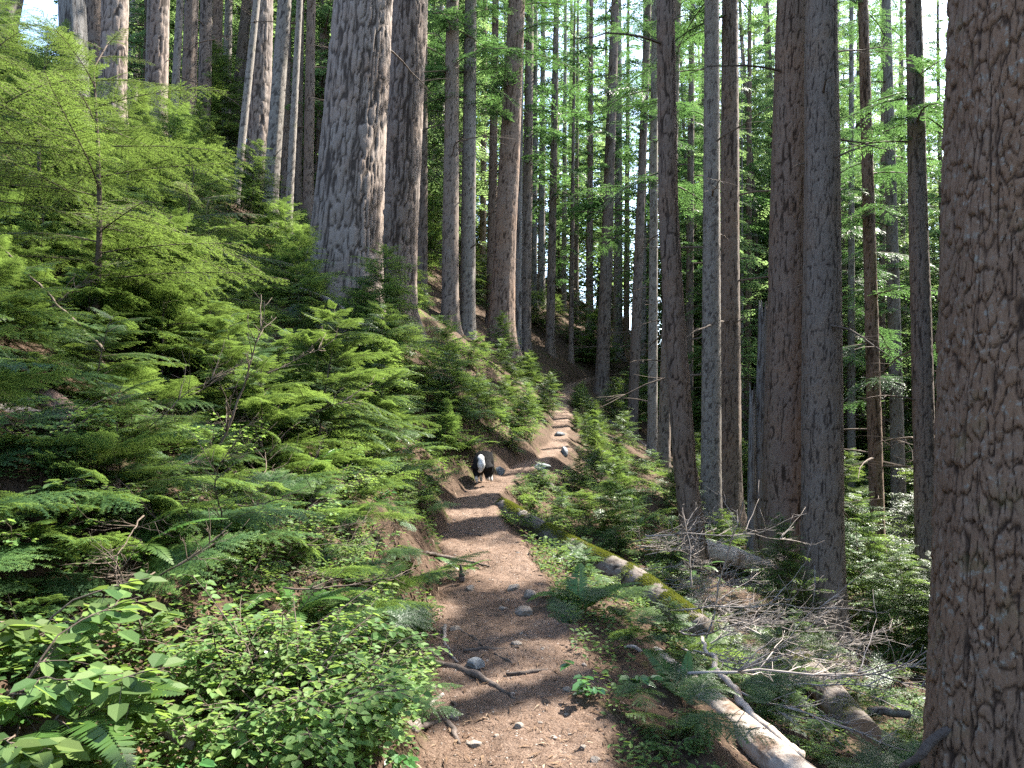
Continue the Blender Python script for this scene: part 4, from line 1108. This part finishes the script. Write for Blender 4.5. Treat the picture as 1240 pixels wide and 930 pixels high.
# ------------------------------------------------------------------ logs, sticks, roots, stones
def log(label, pts, r, kind='logbark', name='fallen_log', cat='log', seed=1, cut=None, mat=None, seg=None, loose=False):
    """pts: world points along the log"""
    pts = np.array(pts, float); n0 = len(pts)
    s0 = np.concatenate([[0], np.cumsum(np.linalg.norm(np.diff(pts, axis=0), axis=1))])
    Y = pts[:, 1].mean(); ps = Y / 769
    n = int(np.clip(s0[-1] / (3 * ps), 12, 260)); seg = seg or int(np.clip(6.28 * np.max(r) / (2 * ps), 10, 110))
    s = np.linspace(0, s0[-1], n)
    P = np.stack([np.interp(s, s0, pts[:, i]) for i in range(3)], -1)
    if n0 > 2:
        ker = np.hanning(max(3, n // n0 // 2 * 2 + 1)); ker /= ker.sum(); h = len(ker) // 2
        P = np.stack([np.convolve(np.pad(P[:, i], h, mode='reflect', reflect_type='odd'), ker, 'valid') for i in range(3)], -1)
    rr = np.interp(s, np.linspace(0, s0[-1], np.size(r)), np.atleast_1d(r)) if np.size(r) > 1 else np.full(n, float(np.atleast_1d(r)[0]))
    rm = rr.mean()
    if rm < .06:
        wob = .55 * rm + .006
        P = P + np.stack([wob * (vn(s / (rm * 5 + .04), s * 0, s * 0 + q, seed) + .5 * vn(s / (rm * 2 + .015), s * 0, s * 0 + q + .5, seed)) for q in range(3)], -1) * np.array([1, 1, .6])
        rr = rr * (1 + .22 * vn(s / (rm * 4 + .02), s * 0, s * 0 + 9.5, seed))
    tan = unit(np.gradient(P, axis=0)); a = unit(np.cross(tan, [0, 0, 1.0])); b = np.cross(a, tan)
    th = np.arange(seg) * 6.2831853 / seg
    TH, SS = np.meshgrid(th, s)
    d, bk = bark_skin(rm, TH, SS, kind, seed)
    d = d * min(1, rm / .08)
    lump = 1 + .06 * vn(np.cos(TH) * 1.2, np.sin(TH) * 1.2, SS / (rm * 5), seed + 31)
    RR = rr[:, None] * lump + d
    V = (P[:, None] + RR[:, :, None] * (np.cos(TH)[:, :, None] * a[:, None] + np.sin(TH)[:, :, None] * b[:, None]))
    i, j = np.meshgrid(np.arange(n - 1), np.arange(seg), indexing='ij')
    q = (i * seg + j).ravel(); q1 = (i * seg + (j + 1) % seg).ravel()
    F = np.concatenate([np.stack([q, q1, q1 + seg], 1), np.stack([q, q1 + seg, q + seg], 1)])
    F = F[:, ::-1]
    k = np.arange(seg); k1 = (k + 1) % seg
    VV = np.concatenate([V.reshape(-1, 3), P[:1] - tan[:1] * rr[0] * .15, P[-1:] + tan[-1:] * rr[-1] * .15])
    caps = [np.stack([k, k1, np.full(seg, n * seg)], 1), np.stack([k1 + (n - 1) * seg, k + (n - 1) * seg, np.full(seg, n * seg + 1)], 1)]
    if cut == 1: caps = caps[:1]
    F = np.concatenate([F] + caps)
    base = P[n // 2].copy()
    root = thing(name, label, cat, base)
    obj('bark', mk_mesh('bark', VV - base, F, M[mat or kind], True, {'bark': np.concatenate([bk.ravel(), [.3, .3]])}), root)
    if cut == 1:
        rings = list(np.linspace(1, .03, 26))
        Cv = [P[-1] + (V[-1] - P[-1]) * f + tan[-1] * (.004 * (i_ > 0) + .006 * vn(np.cos(th) * 2 * f, np.sin(th) * 2 * f, th * 0 + f, 77)[:, None]) for i_, f in enumerate(rings)]
        Cv = np.concatenate(Cv + [P[-1:] + tan[-1:] * .004]); nr = len(rings)
        i, j = np.meshgrid(np.arange(nr - 1), np.arange(seg), indexing='ij')
        q = (i * seg + j).ravel(); q1 = (i * seg + (j + 1) % seg).ravel()
        CF = np.concatenate([np.stack([q, q1, q1 + seg], 1), np.stack([q, q1 + seg, q + seg], 1), np.stack([k + (nr - 1) * seg, k1 + (nr - 1) * seg, np.full(seg, nr * seg)], 1)])[:, ::-1]
        obj('cut_end', mk_mesh('cut_end', Cv - base, CF, M['cut'], True, {'ring': np.concatenate([np.repeat(rings, seg), [0]])}), root)
    return root, P, V, rr

def gp(px, py, dz=0.0):
    p = ground(px, py); p[2] += dz; return p
def atz(px, py, Y, dz=0.0):
    """on the ground under the pixel at depth Y"""
    p = at(px, py, Y); return np.array([p[0], p[1], gz(p[0], p[1]) + dz])

def moss_patch(root, P, V, rr, f0, f1, n, seed=3, hmax=.016):
    """a cushion of tiny moss shoots along the top of a log, thick in clumps"""
    g = np.random.default_rng(seed); N, seg = V.shape[:2]
    i = g.uniform(f0, f1, n) * (N - 2); th = np.clip(g.normal(1.35, .55, n), .0, 2.9); i0 = i.astype(int); j0 = (th / 6.2832 * seg).astype(int) % seg
    p = V[i0, j0] + (V[i0 + 1, j0] - V[i0, j0]) * (i - i0)[:, None]
    nr = unit(V[i0, j0] - P[i0])
    keep = vn(p[:, 0] * 5, p[:, 1] * 5, p[:, 2] * 5, seed) + .6 * vn(p[:, 0] * 14, p[:, 1] * 14, p[:, 2] * 14, seed + 1) > g.uniform(-.35, .45, n)
    p, nr = p[keep], nr[keep]; m = len(p)
    d = unit(nr + g.normal(0, .55, (m, 3))); L = g.uniform(.4, 1, m)[:, None] * hmax
    sd = unit(np.cross(d, g.normal(size=(m, 3)))) * g.uniform(.0025, .0055, m)[:, None]
    p = p - np.array(root.location) - nr * .003
    A = Acc(); A.tris(np.stack([p - sd, p + sd, p + d * L], 1), np.clip(g.normal(.5, .22, m), 0, 1))
    obj('moss', A.mesh('moss', M['moss']), root)

# sawn log lying down the slope with its cut end showing
_e = at(1046, 892, 6.7); _b = at(968, 800, 9.2)
r_, P_, V_, rr_ = log('bark covered log with a sawn round end, lying down the slope', [_b, (_b + _e) / 2 + [0, 0, .02], _e], [.165, .15, .145], seed=41, cut=1)
moss_patch(r_, P_, V_, rr_, .0, .30, 9000, 5)
moss_patch(r_, P_, V_, rr_, .72, .98, 2500, 6)
# white barkless log
log('bleached barkless log gleaming white beside the trail edge', [at(795, 795, 6.2), at(870, 862, 5.0), at(985, 960, 4.0)], [.07, .095, .105], 'snag', mat='palewood', seed=43)
log('pale crooked limb curving down beside the bleached log', [at(848, 770, 6.6), at(868, 808, 6.0), at(905, 862, 5.2), at(975, 918, 4.6)], [.012, .020, .026, .032], 'snag', name='crooked_branch', cat='branch', mat='palewood', seed=44)
# mossy log slanting down
r_, P_, V_, rr_ = log('rotting log with bright yellow moss slanting down from the trail', [at(606, 612, 10.2), at(690, 668, 9.2) + [0, 0, .04], at(770, 715, 8.5) + [0, 0, .10], at(850, 790, 7.4) + [0, 0, .18]], [.10, .13, .15, .14], seed=45)
moss_patch(r_, P_, V_, rr_, .0, 1.0, 60000, 7, .026)
log('pale broken log behind the foot of the curved trunk', [at(838, 662, 12.9), at(880, 672, 13.1), at(930, 690, 13.6)], [.13, .17, .13], 'hemred', mat='palewood', seed=46)
log('thin grey log lying down the slope beyond the far trail', [atz(704, 478, 27.2, .06), atz(760, 515, 25.4, .06), atz(800, 545, 22.3, .06)], [.06, .09, .10], seed=47, name='fallen_log')
log('short dark stick log between the sawn log and the huge trunk', [at(1050, 858, 8.2), at(1102, 866, 7.9)], [.035, .04], seed=48)
r_, P_, V_, rr_ = log('old lichen spotted log jutting from the uphill bank, its end broken pale', [at(-40, 500, 3.55), at(50, 520, 3.7), at(135, 552, 4.05)], [.085, .08, .06], seed=49)
log('slanting lichen spotted dead branch low in the corner', [at(110, 800, 2.6), at(170, 865, 2.45), at(235, 905, 2.35)], [.014, .017, .014], seed=50, name='dead_branch', cat='branch')
log('bare pale stick leaning down over the young hemlock', [at(0, 296, 4.6), at(60, 360, 4.7), at(126, 425, 4.8)], [.006, .008, .011], 'snag', seed=51, name='dead_branch', cat='branch', mat='twig')
log('bare pole leaning against the bank below the pale leaning stick', [at(100, 410, 5.2), at(150, 470, 5.0), at(182, 522, 4.9)], [.010, .012, .012], 'snag', seed=52, name='dead_branch', cat='branch', mat='twig')
log('grey log end showing at the foot of the thickest fir', [at(365, 350, 11.5), at(395, 362, 11.6), at(420, 378, 11.7)], [.045, .05, .045], seed=53, mat='snag')
log('crumbling pinkish log rotting on the uphill bank', [atz(20, 560, 4.1, .05), atz(80, 620, 3.9, .05), atz(130, 700, 3.6, .02)], [.05, .07, .04], 'hem', seed=54, mat='rot')
log('curled bare root hooking out of the downhill trail edge', [at(735, 815, 5.6), at(742, 790, 5.6), at(765, 780, 5.6), at(790, 800, 5.5), at(830, 845, 5.2)], [.009, .011, .014, .018, .02], 'snag', seed=55, name='bare_root', cat='root', mat='deadwood')
log('pale stump root sprawling below the bleached log', [at(780, 845, 4.9), at(815, 872, 4.6), at(790, 905, 4.3), at(800, 940, 4.1)], [.035, .05, .07, .08], 'snag', seed=56, name='stump_root', cat='root', mat='palewood')
log('pale root lying across the bottom beside the bleached log', [at(790, 918, 4.15), at(835, 922, 4.1), at(885, 918, 4.1)], [.018, .024, .02], 'snag', seed=57, name='stump_root', cat='root', mat='palewood')
log('brown root curling from the foot of the huge trunk', [at(1095, 930, 3.9), at(1120, 902, 3.8), at(1150, 880, 3.75)], [.012, .02, .022], 'hem', seed=58, name='bare_root', cat='root', mat='root')

# roots across the trail
ROOTS = [('long dark root crossing the trail from the uphill edge', [(488, 795), (520, 803), (560, 812), (590, 826), (626, 848)], [.010, .020, .024, .018, .006]),
         ('root looping down from the stub in the middle of the trail', [(556, 697), (572, 708), (580, 725), (592, 738), (606, 750)], [.020, .020, .018, .015, .006]),
         ('short thick root stub poking up from the trail', [(552, 708), (558, 700), (562, 692)], [.030, .028, .020]),
         ('pale bent root beside the long dark root', [(540, 757), (538, 775), (545, 790), (556, 803)], [.014, .014, .012, .008]),
         ('thin straight root angled across the trail', [(558, 763), (572, 772), (585, 782)], [.010, .011, .006]),
         ('flat dark root half buried in the trail', [(562, 789), (590, 787), (626, 784)], [.012, .018, .008]),
         ('short dark root lying flat in the middle of the trail', [(614, 818), (638, 815), (665, 811)], [.006, .014, .006]),
         ('root rising at the inner edge near the sunny patch', [(520, 860), (522, 850), (538, 843)], [.014, .014, .010]),
         ('dark splinter root in the sunny patch', [(535, 872), (545, 885), (554, 902)], [.012, .016, .008]),
         ('long thin root across the trail below the dog', [(508, 668), (530, 672), (560, 678), (594, 686)], [.010, .016, .016, .006]),
         ('forked root by the inner edge above the sunny patch', [(549, 850), (552, 862), (556, 874)], [.008, .009, .005]),
         ('small branching root below the flat dark root', [(600, 792), (612, 798), (624, 806)], [.006, .008, .004]),
         ('root running along the inner trail edge', [(486, 722), (496, 740), (504, 760)], [.012, .016, .010])]
ROOTS += [('thin root creeping from the uphill edge beside the long dark root', [(484, 780), (498, 786), (516, 792)], [.008, .010, .004]),
          ('gnarled root end at the uphill edge above the sunny patch', [(496, 818), (510, 826), (520, 838)], [.010, .012, .006]),
          ('short root crossing the narrow trail in front of the dog', [(545, 640), (566, 646), (590, 650)], [.008, .014, .006]),
          ('pale splintered root in the inner sunny corner', [(503, 885), (522, 878), (540, 870)], [.010, .014, .006])]
for k, (lab, pp, rr) in enumerate(ROOTS):
    log(lab, [gp(a, b, .05 * np.mean(rr)) if 'stub' not in lab else gp(558, 708, .02 + .035 * i) for i, (a, b) in enumerate(pp)], rr, 'snag', name='tree_root', cat='root', mat='root' if k not in (3, 7) else 'deadwood', seed=70 + k, seg=12)

def stone_mesh(seed, flat=.65, cuts=9):
    g = np.random.default_rng(seed); bm = bmesh.new(); bmesh.ops.create_icosphere(bm, subdivisions=4, radius=1.0)
    V = np.array([v.co[:] for v in bm.verts])
    for k in range(cuts):
        n = unit(g.normal(size=3)); d = g.uniform(.55, .85); ex = np.maximum(0, V @ n - d); V = V - ex[:, None] * n * .94
    V += .035 * fbm(V[:, 0] * 4, V[:, 1] * 4, V[:, 2] * 4, seed, 3)[:, None] * unit(V)
    V[:, 2] *= flat
    for v, c_ in zip(bm.verts, V): v.co = c_
    me = bpy.data.meshes.new('stone'); bm.to_mesh(me); bm.free()
    return me
STM = [stone_mesh(800 + k, f) for k, f in enumerate((.7, .55, .8, .5))]
for k, (px, py, wpx, mt, lab) in enumerate([
        (636, 744, 25, 'stone', 'largest angular stone standing on the trail beside the fern'), (621, 713, 19, 'stone', 'flat pale stone above the largest angular stone'),
        (609, 738, 11, 'stone', 'small grey stone just inward of the largest angular one'), (626, 781, 16, 'stone', 'grey stone at the end of the flat dark root'),
        (576, 806, 22, 'skytint_stone', 'bluish stone touching the long dark root'), (573, 902, 18, 'stone', 'blocky pale stone in the sunny patch'),
        (549, 870, 16, 'stone', 'whitish stone at the inner rim of the sunny patch'), (688, 836, 13, 'stone', 'small stone by the outer edge beside the long leaved plant'),
        (628, 880, 12, 'stone', 'round stone half in the sunny patch'), (670, 893, 9, 'stone', 'pebble sized stone past the sunny patch'),
        (569, 713, 11, 'stone', 'brownish stone tucked against the looping root'), (551, 762, 14, 'stone', 'pale stone behind the pale bent root'),
        (641, 721, 17, 'stone', 'thin slab beside the outer edge above the largest stone'), (526, 833, 9, 'stone', 'small stone at the inner edge under the long root'),
        (603, 571, 16, 'skytint_stone', 'blue grey stone just past the dog'), (655, 568, 26, 'skytint_stone', 'broad flat blue grey rock where the trail bends'),
        (664, 590, 15, 'stone', 'pale pointed rock in the bushes beyond the dog'), (680, 600, 18, 'stone', 'long pale rock slab below the trail bend'),
        (683, 549, 11, 'skytint_stone', 'upright blue grey stone at the outer edge of the far trail'), (677, 527, 14, 'skytint_stone', 'flat grey stone in the sunlit far trail'),
        (500, 880, 24, 'stone', 'white slab shaped stone in the inner sunny corner'), (706, 905, 10, 'stone', 'small pale stone near the bottom of the trail'), (722, 922, 16, 'stone', 'grey stone at the bottom outer edge')]):
    p = ground(px, py); s = wpx * p[1] / 931 / 2
    o = obj('stone', STM[k % 4], None, (p[0], p[1], p[2] + s * .06), (.15 * math.sin(k * 5), .15 * math.cos(k * 3), k * 1.3), (s * 1.15, s * .95, s * (1.7 if 'upright' in lab else 1)))
    if not STM[k % 4].materials: STM[k % 4].materials.append(M['stone'])
    if mt == 'skytint_stone':
        o.material_slots[0].link = 'OBJECT'; o.material_slots[0].material = M['skytint_stone']
    tag(o, lab, 'stone')
g = np.random.default_rng(5)
for k in range(70):
    y = 3.2 + 8 * g.random() ** 1.5; x = float(pathx(y)) + g.uniform(-.5, .55); s = float(g.uniform(.008, .02))
    o = obj('pebble', STM[k % 4], None, (x, y, gz(x, y) - s * .1), (0, 0, k * .7), s)
    tag(o, 'small pebble pressed into the dirt of the trail', 'pebble', 'pebbles on the trail')

# dead branches heaped on the downhill bank
def branch_mesh(L, seed, sub=7):
    g = np.random.default_rng(seed); a = Acc()
    s = np.linspace(0, 1, 12); P = np.stack([s * L, .09 * L * np.sin(3 * s + seed) * s, .08 * L * np.sin(2.2 * s + seed * 2) + .04 * L * s], -1) + np.cumsum(g.normal(0, .008 * L, (12, 3)), 0)
    a.tube(P, np.linspace(.010, .0025, 12), 6)
    for k in range(sub + 5):
        i = g.integers(2, 11); d = unit(np.array([.8, g.choice([-1, 1]) * g.uniform(.4, 1), g.uniform(-.3, .7)])); l = L * g.uniform(.15, .4)
        t = np.linspace(0, 1, 6); Q = P[i] + d * (t * l)[:, None] + np.cumsum(g.normal(0, .012 * l * 3, (6, 3)), 0) * t[:, None]
        a.tube(Q, np.linspace(.005, .0015, 6), 4)
        for q in range(3):
            j = g.integers(1, 6); d2 = unit(d + g.normal(0, .6, 3)); l2 = l * g.uniform(.2, .5)
            a.tube(np.stack([Q[j], Q[j] + d2 * l2 * .5 + g.normal(0, .01, 3), Q[j] + d2 * l2]), [.0024, .0018, .001], 4)
    return a.mesh('dead_branch', M['deadwood'], True)
BRM = [branch_mesh(1.2, 850), branch_mesh(.9, 851), branch_mesh(1.6, 852, 10), branch_mesh(1.0, 853, 5)]
g = np.random.default_rng(17)
for k in range(170):
    px = g.uniform(800, 1040); py = g.uniform(680, 860) + (px - 890) * .12
    if k > 150: px, py = g.uniform(760, 850), g.uniform(640, 720)
    p = ground(px, py)
    if near_tree(p[0], p[1], .12): continue
    o = obj('dead_branch', BRM[k % 4], None, (p[0], p[1], p[2] + g.uniform(.02, .22)), (g.uniform(-.4, .4), g.uniform(-.35, .2), g.uniform(-1.4, .2)), float(g.uniform(.4, 1.05)))
    tag(o, 'grey twiggy dead branch in the tangle on the downhill bank', 'branch', 'dead branches tangled on the downhill bank')
for k, (px, py, Y, rot, sc) in enumerate([(250, 560, 4.6, (.2, -1.25, 0), .8), (215, 620, 4.2, (0, -.2, 2.6), .5), (300, 640, 4.6, (0, -.6, 1.8), .6), (330, 560, 5.6, (0, -.9, 2.2), .8), (270, 470, 5.6, (0, -.5, .6), .7), (160, 600, 3.9, (0, -.15, .1), .45),
                                           (440, 690, 5.2, (0, .7, -.9), .4), (480, 740, 5.0, (0, .9, -.8), .35), (300, 520, 6, (0, -.3, -.2), .8), (20, 500, 5, (0, -.6, 1), .7)]):
    p = at(px, py, Y); p[2] = max(p[2], gz(p[0], p[1]) + .02)
    o = obj('dead_branch', BRM[k % 4], None, p, rot, sc)
    o.material_slots[0].link = 'OBJECT'; o.material_slots[0].material = M['twig']
    tag(o, 'bare dead branch poking out of the foliage of the uphill bank', 'branch', 'dead branches on the uphill bank')
g = np.random.default_rng(23)
for k in range(46):
    px, py = g.uniform(120, 500), g.uniform(400, 800)
    p = ground(px, py)
    if p[1] > 11 or p[0] - pathx(p[1]) > -.7: continue
    o = obj('dead_branch', BRM[k % 4], None, (p[0], p[1], p[2] + g.uniform(.03, .3)), (g.uniform(-.4, .4), g.uniform(-1.1, .3), g.uniform(-2.2, 1.0)), float(g.uniform(.2, .48)))
    o.material_slots[0].link = 'OBJECT'; o.material_slots[0].material = M['twig']
    tag(o, 'bare dead branch poking out of the foliage of the uphill bank', 'branch', 'dead branches on the uphill bank')
for k, (px, py, Y, rot, sc, lab) in enumerate([(850, 760, 7, (0, -1.35, .3), 1.0, 'bare forked branch standing upright in front of the curved trunk'), (842, 700, 8, (0, -1.2, 2.4), .9, 'upright dead branch just uphill of the bare forked one'),
        (780, 655, 10, (0, -.05, .1), 1.3, 'dark bare branch stretched level before the curved trunk'), (900, 745, 8.5, (0, .25, -.5), 1.2, 'long grey branch leaning down toward the twin stout trunks')]):
    p = at(px, py, Y); p[2] = max(p[2] - .1, gz(p[0], p[1]) + .02)
    tag(obj('dead_branch', BRM[k % 4], None, p, rot, sc), lab, 'branch')

# ------------------------------------------------------------------ the dog, seen from behind
def skin(name, verts, edges, radii, mat, sub=2, rootv=0):
    me = bpy.data.meshes.new(name); me.from_pydata([tuple(v) for v in verts], edges, []); me.update()
    o = bpy.data.objects.new(name, me); COL.objects.link(o)
    m = o.modifiers.new('s', 'SKIN'); m.use_smooth_shade = True
    for i, r in enumerate(radii):
        sv = me.skin_vertices[0].data[i]; sv.radius = (r, r) if np.isscalar(r) else r; sv.use_root = i == rootv
    s2 = o.modifiers.new('d', 'SUBSURF'); s2.levels = sub; s2.render_levels = sub
    dg = bpy.context.evaluated_depsgraph_get()
    res = bpy.data.meshes.new_from_object(o.evaluated_get(dg)); res.name = name
    bpy.data.objects.remove(o); bpy.data.meshes.remove(me)
    res.materials.clear(); res.materials.append(mat)
    for p in res.polygons: p.use_smooth = True
    return res
def fur_mat():
    m, t, out = new_mat('dog_fur'); b = NB(t)
    n = b.noise(40, 4, .6, b.objco(1, 1, .35))
    blk = b.mix(n, (.005, .005, .006), (.016, .015, .015)); wht = b.mix(n, (.42, .40, .38), (.62, .60, .58))
    col = b.mix(b.attr('white'), blk, wht)
    b.l(b.pbsdf(col, .9, .08, b.bump(n, .6, .02)), out.inputs[0]); return m
M['fur'] = fur_mat()
def fur_shape(me, white, amp, seed):
    n = len(me.vertices); co = np.empty(n * 3); me.vertices.foreach_get('co', co); co = co.reshape(-1, 3)
    no = np.empty(n * 3); me.vertices.foreach_get('normal', no); no = no.reshape(-1, 3)
    a = me.attributes.new('white', 'FLOAT', 'POINT'); a.data.foreach_set('value', white(co).astype(np.float32))
    co = co + no * (amp * vn(co[:, 0] * 28, co[:, 1] * 14, co[:, 2] * 9, seed))[:, None]
    me.vertices.foreach_set('co', co.astype(np.float32).ravel()); me.update()
    return me
dp = ground(586, 586)
dog = thing('dog', 'fluffy black and white dog with a white tail walking away up the trail', 'dog', dp, (0, 0, R(-6)))
dog.scale = (.92, .92, .82)
B = [(0, -.24, .43), (0, -.10, .45), (0, .08, .45), (0, .26, .44), (0, .38, .47), (0, .47, .45), (0, .57, .41)]   # rump .. muzzle
E = [(0, 1), (1, 2), (2, 3), (3, 4), (4, 5), (5, 6)]
Rr = [(.125, .135), (.15, .16), (.155, .165), (.145, .16), (.085, .09), (.075, .07), (.035, .035)]
def leg_(root, pts, rad):
    i = root
    for p, r in zip(pts, rad):
        B.append(p); E.append((i, len(B) - 1)); Rr.append(r); i = len(B) - 1
leg_(0, [(-.085, -.22, .31), (-.085, -.17, .20), (-.082, -.27, .12), (-.080, -.24, .035), (-.080, -.19, .022)], [.112, .070, .034, .030, .026])
leg_(0, [(.085, -.20, .31), (.085, -.13, .20), (.080, -.20, .125), (.080, -.13, .075), (.080, -.09, .065)], [.112, .070, .034, .030, .026])
leg_(3, [(-.085, .26, .27), (-.085, .22, .14), (-.083, .25, .035), (-.083, .30, .022)], [.060, .034, .028, .026])
leg_(3, [(.085, .26, .27), (.085, .32, .15), (.083, .28, .035), (.083, .33, .022)], [.060, .034, .028, .026])
for sx in (-1, 1):
    B.append((sx * .055, .46, .53)); E.append((5, len(B) - 1)); Rr.append(.026)
    B.append((sx * .075, .46, .575)); E.append((len(B) - 2, len(B) - 1)); Rr.append(.012)
body = skin('body', B, E, Rr, M['fur'])
obj('body', fur_shape(body, lambda c: np.clip((.13 - c[:, 2] + .02 * np.sin(c[:, 0] * 60)) / .03, 0, 1) * 1.0 + np.clip((c[:, 1] - .30) / .03, 0, 1) * np.clip((.44 - c[:, 2]) / .03, 0, 1) * np.clip((c[:, 2] - .17) / .03, 0, 1), .012, 5), dog)
tail = skin('tail', [(0, -.32, .50), (.01, -.40, .49), (.02, -.45, .42), (.015, -.46, .33), (.0, -.45, .25), (-.005, -.43, .21)], [(i, i + 1) for i in range(5)], [.035, .055, .070, .068, .045, .015], M['fur'])
obj('tail', fur_shape(tail, lambda c: np.clip((c[:, 0] + .045 + .02 * np.sin(c[:, 2] * 40)) / .03, 0, 1), .010, 8), dog)
print('objects', len(bpy.data.objects), 'pruned', len(NPR), len(NKEEP))
